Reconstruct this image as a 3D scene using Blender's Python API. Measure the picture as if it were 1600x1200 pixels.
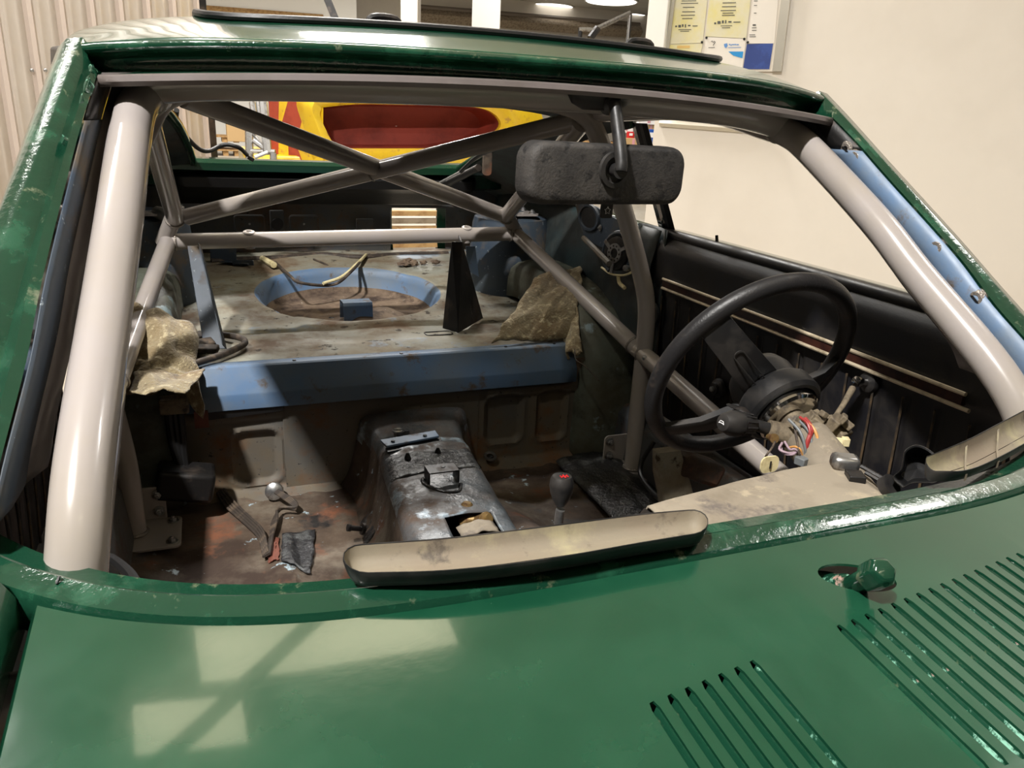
import bpy, bmesh, math, random
from mathutils import Vector, Matrix, noise

random.seed(7)
for o in list(bpy.data.objects):
    bpy.data.objects.remove(o)
scene = bpy.context.scene
COL = scene.collection
PI = math.pi

# ------------------------------------------------------------------ camera
CAM = Vector((-0.406, 0.0, 1.16))
FPX = 1200.0
RM = ((0.93263411, -0.07668112, 0.35258138),
      (-0.35781601, -0.3224498, 0.87635257),
      (0.0464901, -0.94347556, -0.32816541))      # rows: world axes in camera axes (right, down, forward)
cam_data = bpy.data.cameras.new('camera')
cam = bpy.data.objects.new('camera', cam_data)
COL.objects.link(cam)
m = Matrix(((RM[0][0], -RM[0][1], -RM[0][2], CAM.x),
            (RM[1][0], -RM[1][1], -RM[1][2], CAM.y),
            (RM[2][0], -RM[2][1], -RM[2][2], CAM.z),
            (0, 0, 0, 1)))
cam.matrix_world = m
cam_data.sensor_width = 36.0
cam_data.lens = 36.0 * FPX / 1600.0
cam_data.clip_start = 0.02
cam_data.clip_end = 200
scene.camera = cam


def ray(x, y):
    v = (x - 800.0, y - 600.0, FPX)
    return Vector([sum(RM[i][j] * v[j] for j in range(3)) for i in range(3)])


def atX(x, y, X):
    r = ray(x, y); return CAM + r * ((X - CAM.x) / r.x)


def atY(x, y, Y):
    r = ray(x, y); return CAM + r * ((Y - CAM.y) / r.y)


def atZ(x, y, Z):
    r = ray(x, y); return CAM + r * ((Z - CAM.z) / r.z)


def atD(x, y, d):
    return CAM + ray(x, y) * (d / FPX)


# ------------------------------------------------------------------ world, exposure
world = bpy.data.worlds.new('world')
scene.world = world
world.use_nodes = True
bg = world.node_tree.nodes['Background']
bg.inputs[0].default_value = (1.0, 0.93, 0.84, 1)
bg.inputs[1].default_value = 0.02
scene.view_settings.view_transform = 'Standard'
scene.view_settings.look = 'None'
scene.view_settings.exposure = -0.42
scene.view_settings.gamma = 1.0
scene.view_settings.use_curve_mapping = False

CEIL = 4.9


def area_light(name, loc, sx, sy, power, col=(1, 0.93, 0.82), rot=(0, 0, 0)):
    d = bpy.data.lights.new(name, 'AREA')
    d.shape = 'RECTANGLE'; d.size = sx; d.size_y = sy; d.energy = power; d.color = col
    o = bpy.data.objects.new(name, d); COL.objects.link(o)
    o.location = loc; o.rotation_euler = rot
    return o


# ceiling lamps of the hall, plus added fill and reflection panels: (x, y, size x, size y, watts)
LAMPS = [(-2.2, -0.65, 0.26, 0.26, 760),
         (0.9, -2.8, 1.3, 0.3, 8),  # added front fill, no fixture known there
         (0.18, 3.75, 1.55, 0.45, 16),  # added glowing panel, there for the long pale reflection on the cowl
         (-0.67, 3.22, 0.57, 0.36, 5),  # added as well, for the shorter pale reflection
         (0.6, 5.7, 1.3, 0.3, 330),
         (4.3, 0.9, 1.3, 0.3, 105),
         (-2.4, 3.4, 1.3, 0.3, 120),
         (1.5, 10.0, 1.5, 0.4, 420),
         (-1.5, 16.0, 1.5, 0.4, 700),
         (6.0, 18.0, 1.5, 0.4, 700)]
for lx, ly, sx, sy, w in LAMPS:
    area_light('ceiling_lamp_light', (lx, ly, CEIL - 0.09), sx, sy, w, (1, 0.9, 0.62) if w < 20 else (1, 0.97, 0.93))

# ------------------------------------------------------------------ materials


def lin(c):
    r = []
    for v in c[:3]:
        v /= 255.0
        r.append(v / 12.92 if v <= 0.04045 else ((v + 0.055) / 1.055) ** 2.4)
    return (r[0], r[1], r[2], 1.0)


MATS = {}


def pmat(name, base, rough=0.5, metal=0.0, coat=0.0, layers=(), bump=None, emit=None, spec=None, sheen=0):
    """layers: (colour, scale, threshold, softness, detail, roughness or None)"""
    mt = bpy.data.materials.new(name); mt.use_nodes = True
    nt = mt.node_tree; b = nt.nodes['Principled BSDF']
    b.inputs['Roughness'].default_value = rough
    b.inputs['Metallic'].default_value = metal
    if coat:
        b.inputs['Coat Weight'].default_value = coat
        b.inputs['Coat Roughness'].default_value = 0.04
    if spec is not None:
        b.inputs['Specular IOR Level'].default_value = spec
    if sheen:
        b.inputs['Sheen Weight'].default_value = sheen
    b.inputs['Base Color'].default_value = lin(base)
    if layers or bump:
        tc = nt.nodes.new('ShaderNodeTexCoord')
    prev = None; prevr = None
    for i, (c, sc, th, so, de, ro) in enumerate(layers):
        th = 0.5 + (th - 0.5) * 0.74; so *= 0.8
        n = nt.nodes.new('ShaderNodeTexNoise')
        n.inputs['Scale'].default_value = sc; n.inputs['Detail'].default_value = de + 2; n.inputs['Roughness'].default_value = 0.66
        mp = nt.nodes.new('ShaderNodeMapping')
        mp.inputs['Location'].default_value = (i * 3.1 + len(name) * 0.7, i * 1.7, 0.3 * i)
        nt.links.new(tc.outputs['Object'], mp.inputs[0]); nt.links.new(mp.outputs[0], n.inputs['Vector'])
        r = nt.nodes.new('ShaderNodeMapRange')
        r.inputs['From Min'].default_value = th - so; r.inputs['From Max'].default_value = th + so
        nt.links.new(n.outputs['Fac'], r.inputs['Value'])
        mx = nt.nodes.new('ShaderNodeMix'); mx.data_type = 'RGBA'
        nt.links.new(r.outputs[0], mx.inputs['Factor'])
        if prev is None:
            mx.inputs['A'].default_value = lin(base)
        else:
            nt.links.new(prev, mx.inputs['A'])
        mx.inputs['B'].default_value = lin(c)
        prev = mx.outputs['Result']
        if ro is not None:
            mr = nt.nodes.new('ShaderNodeMix'); mr.data_type = 'FLOAT'
            nt.links.new(r.outputs[0], mr.inputs['Factor'])
            if prevr is None:
                mr.inputs['A'].default_value = rough
            else:
                nt.links.new(prevr, mr.inputs['A'])
            mr.inputs['B'].default_value = ro
            prevr = mr.outputs['Result']
    if prev is not None:
        nt.links.new(prev, b.inputs['Base Color'])
    if prevr is not None:
        nt.links.new(prevr, b.inputs['Roughness'])
    if bump:
        n = nt.nodes.new('ShaderNodeTexNoise')
        n.inputs['Scale'].default_value = bump[0]; n.inputs['Detail'].default_value = 4; n.inputs['Roughness'].default_value = 0.6
        nt.links.new(tc.outputs['Object'], n.inputs['Vector'])
        bp = nt.nodes.new('ShaderNodeBump')
        bp.inputs['Strength'].default_value = bump[1]; bp.inputs['Distance'].default_value = bump[2] if len(bump) > 2 else 0.002
        nt.links.new(n.outputs['Fac'], bp.inputs['Height'])
        nt.links.new(bp.outputs[0], b.inputs['Normal'])
    if emit:
        b.inputs['Emission Color'].default_value = lin(emit[0]); b.inputs['Emission Strength'].default_value = emit[1]
    MATS[name] = mt
    return mt


GREEN = pmat('green_paint', (15, 57, 39), 0.14, coat=0.5,
             layers=[((30, 72, 52), 2.2, 0.58, 0.14, 5, 0.24), ((120, 140, 122), 260, 0.86, 0.02, 2, 0.5)],
             bump=(60, 0.04, 0.002))
GREEN_ROUGH = pmat('green_paint_flange', (17, 54, 38), 0.12, coat=0.8,
                   layers=[((30, 74, 54), 14, 0.6, 0.06, 6, 0.2), ((92, 100, 78), 26, 0.69, 0.05, 6, 0.4)],
                   bump=(110, 0.2, 0.004))
MINT = pmat('mint_primer', (122, 172, 150), 0.35, layers=[((20, 58, 42), 48, 0.42, 0.04, 4, 0.2), ((176, 140, 130), 40, 0.66, 0.04, 4, .6)], bump=(120, .4, .003))
CAGE = pmat('cage_paint', (156, 149, 146), 0.22, coat=0.3, layers=[((154, 146, 136), 5, 0.55, 0.2, 3, None)])
WELD = pmat('weld_bead', (150, 142, 134), 0.25, metal=0.5, bump=(220, 0.7, 0.004))
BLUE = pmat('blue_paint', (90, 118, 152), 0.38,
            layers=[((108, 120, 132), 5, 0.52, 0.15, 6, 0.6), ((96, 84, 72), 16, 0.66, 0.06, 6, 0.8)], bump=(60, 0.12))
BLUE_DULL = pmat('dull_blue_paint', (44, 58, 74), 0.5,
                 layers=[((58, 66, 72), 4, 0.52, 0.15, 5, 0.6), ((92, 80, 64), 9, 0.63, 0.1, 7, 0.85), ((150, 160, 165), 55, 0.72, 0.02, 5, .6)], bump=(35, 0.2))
SLATE = pmat('slate_paint', (64, 68, 74), 0.55,
             layers=[((82, 78, 70), 5, 0.5, 0.15, 6, 0.7), ((92, 66, 46), 8, 0.64, 0.1, 7, 0.85), ((40, 38, 36), 70, 0.7, 0.03, 4, .7)], bump=(80, 0.2))
BULK = pmat('bulkhead_paint', (92, 92, 90), 0.6,
            layers=[((104, 92, 74), 3.5, 0.5, 0.16, 6, 0.75), ((112, 78, 50), 7, 0.63, 0.1, 7, 0.85), ((46, 44, 42), 80, 0.7, 0.03, 4, .7)], bump=(90, 0.2))
DECK = pmat('deck_paint', (138, 140, 130), 0.55,
            layers=[((126, 116, 96), 4.5, 0.48, 0.16, 7, 0.75), ((100, 80, 60), 6, 0.58, 0.1, 8, 0.85), ((104, 124, 142), 5, 0.68, 0.05, 6, 0.4), ((60, 52, 44), 25, 0.68, 0.04, 5, .9)], bump=(50, 0.35))
WELL = pmat('rusty_well', (96, 80, 66), 0.85, layers=[((126, 108, 90), 9, 0.55, 0.1, 7, None), ((60, 46, 38), 14, 0.6, 0.08, 7, None), ((190, 180, 170), 70, 0.75, 0.02, 3, None)], bump=(60, 0.5))
FLOORM = pmat('rusty_floor', (84, 70, 57), 0.75,
              layers=[((118, 108, 94), 6, 0.58, 0.1, 7, 0.7), ((56, 42, 33), 4, 0.52, 0.1, 7, 0.9), ((112, 70, 48), 7, 0.62, 0.07, 7, 0.9), ((36, 34, 34), 5, 0.64, 0.05, 6, .5), ((165, 185, 195), 22, 0.71, 0.03, 6, .4)], bump=(40, 0.55, .004))
TUNNEL = pmat('tunnel_paint', (82, 88, 92), 0.32,
              layers=[((78, 62, 50), 6, 0.52, 0.12, 7, 0.8), ((60, 62, 64), 12, 0.58, 0.08, 6, 0.3), ((150, 168, 180), 9, 0.66, 0.06, 5, .2)], bump=(55, 0.6, .004))
TAR = pmat('bitumen', (44, 44, 46), 0.35, layers=[((96, 98, 98), 20, 0.6, 0.08, 6, 0.4)], bump=(70, 0.9, .006))
BLACKV = pmat('black_vinyl', (24, 24, 28), 0.4, layers=[((44, 40, 36), 7, 0.6, 0.12, 6, 0.7)], bump=(400, 0.2, .001))
WORN = pmat('worn_seam', (40, 35, 30), 0.6, layers=[((84, 68, 48), 16, .56, .1, 5, None)])
SUNGLASS = pmat('tinted_sunroof', (10, 12, 12), 0.08, coat=.5)
_nt = SUNGLASS.node_tree
_tr = _nt.nodes.new('ShaderNodeBsdfTransparent'); _tr.inputs[0].default_value = (.5, .5, .47, 1)
_mx = _nt.nodes.new('ShaderNodeMixShader'); _mx.inputs[0].default_value = .5
_nt.links.new(_nt.nodes['Principled BSDF'].outputs[0], _mx.inputs[1]); _nt.links.new(_tr.outputs[0], _mx.inputs[2])
_nt.links.new(_mx.outputs[0], _nt.nodes['Material Output'].inputs[0])
BLACKP = pmat('black_plastic', (26, 26, 27), 0.42, layers=[((58, 54, 50), 10, 0.6, 0.14, 6, 0.7)], bump=(160, 0.15, .001))
MIRRORP = pmat('mirror_plastic', (44, 42, 41), 0.62, layers=[((74, 70, 66), 9, 0.55, 0.14, 7, 0.8), ((30, 29, 29), 40, 0.62, 0.06, 4, .6)], bump=(240, 0.6, .0015))
RUBBER = pmat('black_rubber', (16, 16, 17), 0.45, bump=(90, 0.2))
LEATHER = pmat('wheel_leather', (34, 33, 34), 0.42, layers=[((70, 62, 55), 18, 0.66, 0.08, 6, 0.6)], bump=(300, 0.5, .001))
DUST = pmat('dusty_beige', (142, 132, 116), 0.8, layers=[((118, 108, 93), 7, 0.55, 0.12, 6, None), ((98, 90, 84), 11, 0.6, 0.05, 7, None), ((160, 148, 126), 30, .66, .06, 5, None)], bump=(60, 0.25))
DUSTDUCT = pmat('dusty_duct', (122, 113, 96), 0.7, layers=[((118, 106, 90), 8, 0.55, 0.12, 6, None), ((80, 72, 62), 24, 0.66, 0.06, 6, None), ((142, 134, 106), 12, .62, .08, 5, None)], bump=(70, 0.2))
JUTE = pmat('jute_felt', (140, 126, 96), 0.95, layers=[((126, 106, 74), 9, 0.52, 0.12, 7, None), ((182, 168, 134), 60, 0.6, 0.06, 4, None), ((84, 70, 50), 7, 0.66, 0.06, 7, None)], bump=(170, 0.9, .006), sheen=.3)
ARCHM = pmat('arch_paint', (92, 98, 88), 0.45, layers=[((70, 66, 50), 5, 0.52, 0.14, 6, 0.7), ((46, 42, 34), 7, 0.62, 0.08, 6, .6), ((130, 146, 150), 9, .68, .04, 5, .3)], bump=(40, .2))
TRIMGREY = pmat('grey_trim', (112, 104, 102), 0.4, layers=[((92, 84, 80), 6, .55, .15, 4, None)])
INNER = pmat('inner_skin_paint', (44, 58, 60), 0.45, layers=[((54, 50, 44), 4, 0.52, 0.14, 6, 0.7), ((30, 36, 38), 7, 0.6, 0.1, 5, .5)], bump=(40, 0.2))
DARKST = pmat('dark_steel', (36, 35, 35), 0.4, metal=0.4, layers=[((70, 60, 52), 12, 0.62, 0.1, 6, 0.8)], bump=(60, 0.3))
STEEL = pmat('zinc_steel', (176, 176, 176), 0.28, metal=0.9, layers=[((110, 98, 86), 30, 0.62, 0.1, 5, 0.6)])
CHROME = pmat('chrome', (210, 208, 204), 0.12, metal=1.0)
BRASS = pmat('rusty_brass', (128, 104, 62), 0.5, metal=0.5, layers=[((92, 62, 40), 40, 0.55, 0.1, 5, 0.8)], bump=(100, .4))
CREAMPL = pmat('cream_plastic', (216, 204, 160), 0.5, layers=[((176, 160, 116), 30, .6, .1, 5, None)])
TRIMLINE = pmat('trim_line', (206, 192, 166), 0.3, metal=0.3, layers=[((150, 136, 110), 20, .6, .1, 4, None)])
TRIMWOOD = pmat('trim_maroon', (62, 34, 26), 0.35, layers=[((40, 20, 16), 40, .55, .1, 5, None)])
REDW = pmat('red_wire', (152, 52, 50), 0.45)
ORANGEW = pmat('orange_wire', (206, 148, 84), 0.45)
GREYW = pmat('grey_wire', (104, 108, 110), 0.5)
LILACW = pmat('lilac_wire', (160, 138, 148), 0.5)
DIRTW = pmat('dirty_wire', (56, 48, 42), 0.7, layers=[((96, 82, 68), 40, .6, .1, 4, None)])
SWITCH = pmat('dusty_switchgear', (120, 108, 88), 0.75, layers=[((84, 74, 60), 40, .55, .1, 5, None), ((56, 52, 48), 22, .64, .05, 5, None)], bump=(120, .4))
PLATEB = pmat('seam_red', (116, 68, 54), .7, layers=[((100, 56, 44), 30, .55, .1, 5, None)], bump=(80, .3))
WALLW = pmat('wall_cream', (226, 219, 208), 0.7, layers=[((216, 208, 196), 0.8, 0.55, 0.2, 3, None)], bump=(12, 0.05))
CORR = pmat('corrugated_sheet', (224, 217, 210), 0.5, layers=[((208, 198, 188), 1.5, 0.55, 0.2, 4, None)])
RIBM = pmat('corrugated_rib', (190, 176, 166), 0.5)
CONC = pmat('concrete', (188, 181, 168), 0.45, layers=[((170, 156, 134), 1.2, 0.55, 0.15, 6, None), ((140, 126, 108), 6, 0.68, 0.05, 6, None)])
CEILM = pmat('ceiling_paint', (208, 205, 196), 0.8, layers=[((194, 190, 178), 0.8, .55, .2, 3, None)])
STEELBEAM = pmat('beam_paint', (118, 108, 98), 0.6)
WHITEP = pmat('white_paint', (236, 234, 228), 0.5)
WOOD = pmat('pallet_wood', (186, 150, 100), 0.8, layers=[((150, 112, 68), 14, .55, .1, 6, None)], bump=(60, .3))
GREYWOOD = pmat('grey_timber', (150, 136, 116), 0.85, layers=[((120, 104, 84), 14, .55, .1, 6, None)], bump=(60, .3))
YELLOW = pmat('yellow_body', (236, 200, 40), 0.3, coat=.4, layers=[((222, 176, 40), 3, .55, .12, 5, .4), ((196, 150, 60), 20, .68, .05, 5, .6)])
REDB = pmat('red_body', (176, 74, 54), 0.4, layers=[((150, 58, 44), 5, .55, .1, 5, .5)])
OXBLOOD = pmat('oxblood_primer', (150, 56, 40), 0.6, layers=[((120, 44, 32), 3, .55, .12, 6, .7)], bump=(30, .3))
PAPER = pmat('yellowed_paper', (214, 208, 178), 0.7, layers=[((216, 206, 142), 5, .58, .12, 4, None)])
PAPERW = pmat('white_paper', (226, 220, 210), 0.7)
NAVY = pmat('navy_print', (40, 62, 128), 0.5, layers=[((48, 74, 146), 6, .52, .05, 2, None)])
SKYP = pmat('sky_print', (36, 140, 204), 0.5)
INK = pmat('ink', (86, 86, 82), 0.7)
BLUEINK = pmat('blue_ink', (92, 140, 200), 0.7)
REDPL = pmat('red_plastic', (214, 40, 44), 0.4)
BLUEPL = pmat('blue_plastic', (34, 96, 196), 0.4)
CARD = pmat('cardboard', (190, 158, 112), 0.8)
WHITEPL = pmat('white_goods', (236, 236, 236), 0.5)
ALU = pmat('aluminium', (196, 190, 176), 0.35, metal=.6)
LAMPM = pmat('lamp_diffuser', (255, 246, 226), 0.5, emit=((255, 240, 206), 1.5))
LAMPM2 = pmat('downlight_diffuser', (255, 252, 244), 0.5, emit=((255, 250, 240), 4.0))
STARW = pmat('white_print', (232, 232, 232), 0.5)

# ------------------------------------------------------------------ mesh helpers


def crom(pts, n=8):
    """Catmull-Rom through pts"""
    P = [Vector(p) for p in pts]
    if len(P) < 3:
        return P
    out = []
    for i in range(len(P) - 1):
        p0 = P[i - 1] if i else P[i] * 2 - P[i + 1]
        p1, p2 = P[i], P[i + 1]
        p3 = P[i + 2] if i + 2 < len(P) else P[i + 1] * 2 - P[i]
        for k in range(n):
            t = k / n
            out.append(0.5 * ((2 * p1) + (p2 - p0) * t + (2 * p0 - 5 * p1 + 4 * p2 - p3) * t * t + (3 * p1 - p0 - 3 * p2 + p3) * t ** 3))
    out.append(P[-1])
    return out


def frame_of(d):
    d = Vector(d).normalized()
    a = Vector((0, 0, 1)) if abs(d.z) < 0.9 else Vector((1, 0, 0))
    u = a.cross(d).normalized()
    return u, d.cross(u).normalized(), d


WLOC = {}


class MB:
    def __init__(s):
        s.v = []; s.f = []

    def add(s, vs, fs):
        b = len(s.v)
        s.v += [Vector(p) for p in vs]
        s.f += [tuple(b + i for i in f) for f in fs]
        return s

    def box(s, c, size, M=None):
        c = Vector(c); hx, hy, hz = size[0] / 2, size[1] / 2, size[2] / 2
        vs = [Vector((x, y, z)) for z in (-hz, hz) for y in (-hy, hy) for x in (-hx, hx)]
        if M is not None:
            vs = [M @ p for p in vs]
        return s.add([c + p for p in vs], [(0, 2, 3, 1), (4, 5, 7, 6), (0, 1, 5, 4), (2, 6, 7, 3), (0, 4, 6, 2), (1, 3, 7, 5)])

    def hexa(s, a, b):
        """two quads (4 pts each) joined to a solid"""
        return s.add(list(a) + list(b), [(3, 2, 1, 0), (4, 5, 6, 7), (0, 1, 5, 4), (1, 2, 6, 5), (2, 3, 7, 6), (3, 0, 4, 7)])

    def tube(s, path, r, n=14, caps=True, flat=1.0):
        P = [Vector(p) for p in path]
        m_ = len(P); rr = r if isinstance(r, (list, tuple)) else [r] * m_
        u = None; base = len(s.v)
        for i, p in enumerate(P):
            d = (P[min(i + 1, m_ - 1)] - P[max(i - 1, 0)])
            if d.length < 1e-9:
                d = Vector((0, 0, 1))
            d.normalize()
            if u is None:
                u, w, _ = frame_of(d)
            else:
                u = (u - d * u.dot(d)).normalized(); w = d.cross(u)
            for k in range(n):
                a = 2 * PI * k / n
                s.v.append(p + (u * math.cos(a) + w * math.sin(a) * flat) * rr[i])
        for i in range(m_ - 1):
            for k in range(n):
                k2 = (k + 1) % n
                s.f.append((base + i * n + k, base + i * n + k2, base + (i + 1) * n + k2, base + (i + 1) * n + k))
        if caps:
            s.f.append(tuple(base + k for k in range(n))[::-1])
            s.f.append(tuple(base + (m_ - 1) * n + k for k in range(n)))
        return s

    def lathe(s, c, axis, prof, n=32, caps=True):
        """prof: list of (radius, distance along axis)"""
        u, w, d = frame_of(axis); c = Vector(c); base = len(s.v); m_ = len(prof)
        for r, h in prof:
            for k in range(n):
                a = 2 * PI * k / n
                s.v.append(c + d * h + (u * math.cos(a) + w * math.sin(a)) * max(r, 1e-5))
        for i in range(m_ - 1):
            for k in range(n):
                k2 = (k + 1) % n
                s.f.append((base + i * n + k, base + i * n + k2, base + (i + 1) * n + k2, base + (i + 1) * n + k))
        if caps:
            s.f.append(tuple(base + k for k in range(n))[::-1])
            s.f.append(tuple(base + (m_ - 1) * n + k for k in range(n)))
        return s

    def rings(s, rings, closed=True, caps=True):
        """loft equal-length rings"""
        n = len(rings[0]); base = len(s.v)
        for r in rings:
            s.v += [Vector(p) for p in r]
        kk = n if closed else n - 1
        for i in range(len(rings) - 1):
            for k in range(kk):
                k2 = (k + 1) % n
                s.f.append((base + i * n + k, base + i * n + k2, base + (i + 1) * n + k2, base + (i + 1) * n + k))
        if caps and closed:
            s.f.append(tuple(base + k for k in range(n))[::-1])
            s.f.append(tuple(base + (len(rings) - 1) * n + k for k in range(n)))
        return s

    def grid(s, fn, nu, nv, skip=None):
        base = len(s.v)
        for j in range(nv + 1):
            for i in range(nu + 1):
                s.v.append(Vector(fn(i / nu, j / nv)))
        for j in range(nv):
            for i in range(nu):
                if skip and skip((i + .5) / nu, (j + .5) / nv):
                    continue
                a = base + j * (nu + 1) + i
                s.f.append((a, a + 1, a + nu + 2, a + nu + 1))
        return s

    def poly(s, pts, off):
        """prism of a planar polygon, thickness vector off"""
        n = len(pts); off = Vector(off)
        a = [Vector(p) for p in pts]; b = [p + off for p in a]
        return s.add(a + b, [tuple(range(n))[::-1], tuple(range(n, 2 * n))] + [(i, (i + 1) % n, n + (i + 1) % n, n + i) for i in range(n)])

    def torus(s, c, axis, R, r, n=48, k=12, a0=0, a1=2 * PI):
        u, w, d = frame_of(axis); c = Vector(c)
        full = abs(a1 - a0 - 2 * PI) < 1e-6
        rs = []
        for i in range(n if full else n + 1):
            a = a0 + (a1 - a0) * i / n
            e = u * math.cos(a) + w * math.sin(a)
            rs.append([c + e * (R + r * math.cos(b)) + d * (r * math.sin(b)) for b in [2 * PI * q / k for q in range(k)]])
        if full:
            rs.append(rs[0])
        return s.rings(rs, True, not full)

    def build(s, name, mat, parent=None, bevel=0.0, seg=2, solid=0.0, off=-1, angle=38, sub=0, origin=None, weld=False):
        me = bpy.data.meshes.new(name)
        if origin is None:
            mn = Vector([min(p[i] for p in s.v) for i in range(3)]); mxx = Vector([max(p[i] for p in s.v) for i in range(3)])
            origin = (mn + mxx) / 2
            if parent is None:
                origin.z = mn.z
        origin = Vector(origin)
        me.from_pydata([p - origin for p in s.v], [], s.f)
        bm = bmesh.new(); bm.from_mesh(me)
        if weld:
            bmesh.ops.remove_doubles(bm, verts=bm.verts, dist=1e-5)
        bmesh.ops.recalc_face_normals(bm, faces=bm.faces)
        bm.to_mesh(me); bm.free()
        mats = mat if isinstance(mat, (list, tuple)) else [mat]
        for mm in mats:
            me.materials.append(mm)
        me.shade_smooth(); me.set_sharp_from_angle(angle=math.radians(angle))
        o = bpy.data.objects.new(name, me); COL.objects.link(o)
        place(o, origin, parent)
        if solid:
            md = o.modifiers.new('solidify', 'SOLIDIFY'); md.thickness = solid; md.offset = off
        if bevel:
            md = o.modifiers.new('bevel', 'BEVEL'); md.width = bevel; md.segments = seg; md.limit_method = 'ANGLE'
            md.angle_limit = math.radians(30); md.harden_normals = False
        if sub:
            md = o.modifiers.new('subdivision', 'SUBSURF'); md.levels = sub; md.render_levels = sub
        return o


def place(o, origin, parent):
    origin = Vector(origin)
    WLOC[o.name] = origin
    if parent is not None:
        o.parent = parent
        o.location = origin - WLOC[parent.name]
    else:
        o.location = origin


def inst(src, name, loc, parent=None, rot=None):
    """another object sharing the mesh of src"""
    o = bpy.data.objects.new(name, src.data); COL.objects.link(o)
    for md in src.modifiers:
        n = o.modifiers.new(md.name, md.type)
        for p in ('width', 'segments', 'limit_method', 'angle_limit', 'thickness', 'offset'):
            if hasattr(md, p):
                setattr(n, p, getattr(md, p))
    place(o, loc, parent)
    if rot is not None:
        o.rotation_euler = rot
    return o


def thing(name, label, cat, loc, group=None):
    o = bpy.data.objects.new(name, None); COL.objects.link(o)
    o.empty_display_size = 0.05
    place(o, loc, None)
    o['label'] = label; o['category'] = cat
    if group:
        o['group'] = group
    return o


def tag(o, label, cat, group=None):
    o['label'] = label; o['category'] = cat
    if group:
        o['group'] = group
    return o


def struct(o, label=None):
    o['kind'] = 'structure'
    if label:
        o['label'] = label
    return o


def nz(x, y, z=0.0, s=1.0):
    return noise.noise(Vector((x * s, y * s, z * s)))


def sstep(a, b, t):
    t = max(0.0, min(1.0, (t - a) / (b - a)))
    return t * t * (3 - 2 * t)


def rrect(w, h, r, n=6):
    """rounded rectangle outline, centre 0"""
    out = []
    for cx, cy, a0 in ((w / 2 - r, h / 2 - r, 0), (-w / 2 + r, h / 2 - r, PI / 2), (-w / 2 + r, -h / 2 + r, PI), (w / 2 - r, -h / 2 + r, 1.5 * PI)):
        for k in range(n + 1):
            a = a0 + PI / 2 * k / n
            out.append((cx + r * math.cos(a), cy + r * math.sin(a)))
    return out


def rr_sdf(x, y, cx, cy, hw, hh, r):
    qx = abs(x - cx) - hw + r; qy = abs(y - cy) - hh + r
    return math.hypot(max(qx, 0), max(qy, 0)) + min(max(qx, qy), 0) - r


def bolt(mb, c, axis, r=0.008, h=0.006, washer=True):
    u, w, d = frame_of(axis); c = Vector(c)
    if washer:
        mb.lathe(c, axis, [(r * 1.5, 0), (r * 1.5, 0.0015)], 16)
    mb.lathe(c, axis, [(r, 0.001), (r, h * .85), (r * .85, h)], 6)
    mb.lathe(c, axis, [(r * .5, h), (r * .45, h + .004)], 8)


# ================================================================== the hall
def slab(name, x0, x1, y0, y1, z, mat, th=0.1):
    return struct(MB().box(((x0 + x1) / 2, (y0 + y1) / 2, z - th / 2), (x1 - x0, y1 - y0, th)).build(name, mat))


slab('floor', -14, 16, -8, 28, 0.0, CONC)
slab('ceiling', -14, 16, -8, 28, CEIL + 0.12, CEILM, 0.12)
FARY = 27.0
struct(MB().box((1, FARY + 0.1, CEIL / 2), (30, 0.2, CEIL)).build('wall_back', WALLW))

# right partition wall with its white end post
WR0 = atD(1100, 100, 4.8); WR0.z = 0
WRD = Vector((-0.65, 0.76, 0)).normalized(); WRN = Vector((-WRD.y, WRD.x, 0))
if WRN.dot(CAM - WR0) < 0:
    WRN = -WRN


def on_wall(px, py, base=WR0, n=WRN, off=0.0):
    r = ray(px, py)
    t = ((base + n * off) - CAM).dot(n) / r.dot(n)
    return CAM + r * t


WEND = on_wall(1027, 150)
sE = (WEND - WR0).dot(WRD)
sR = -7.0
mid = WR0 + WRD * ((sE + sR) / 2) - WRN * 0.06
RotW = Matrix.Rotation(math.atan2(WRD.y, WRD.x), 3, 'Z')
wall_r = struct(MB().box((mid.x, mid.y, CEIL / 2), (abs(sE - sR), 0.12, CEIL), RotW).build('wall_right', WALLW))
pe = WR0 + WRD * (sE + 0.03) - WRN * 0.03
struct(MB().box((pe.x, pe.y, CEIL / 2 + .8), (0.13, 0.2, CEIL - 1.6), RotW).build('trim_1', WHITEP, bevel=.006))
# thin rail on the wall, seen through the door window
a = on_wall(1031, 192, off=0.012); b = on_wall(1194, 204, off=0.012)
rail = MB().tube([a, b], 0.022, 4).build('trim_2', ALU); struct(rail)
c = on_wall(1196, 204, off=0.03)
MB().box(c, (0.05, .03, .04), RotW).build('rail_end_clip', STEEL, rail, bevel=.004)

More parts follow.
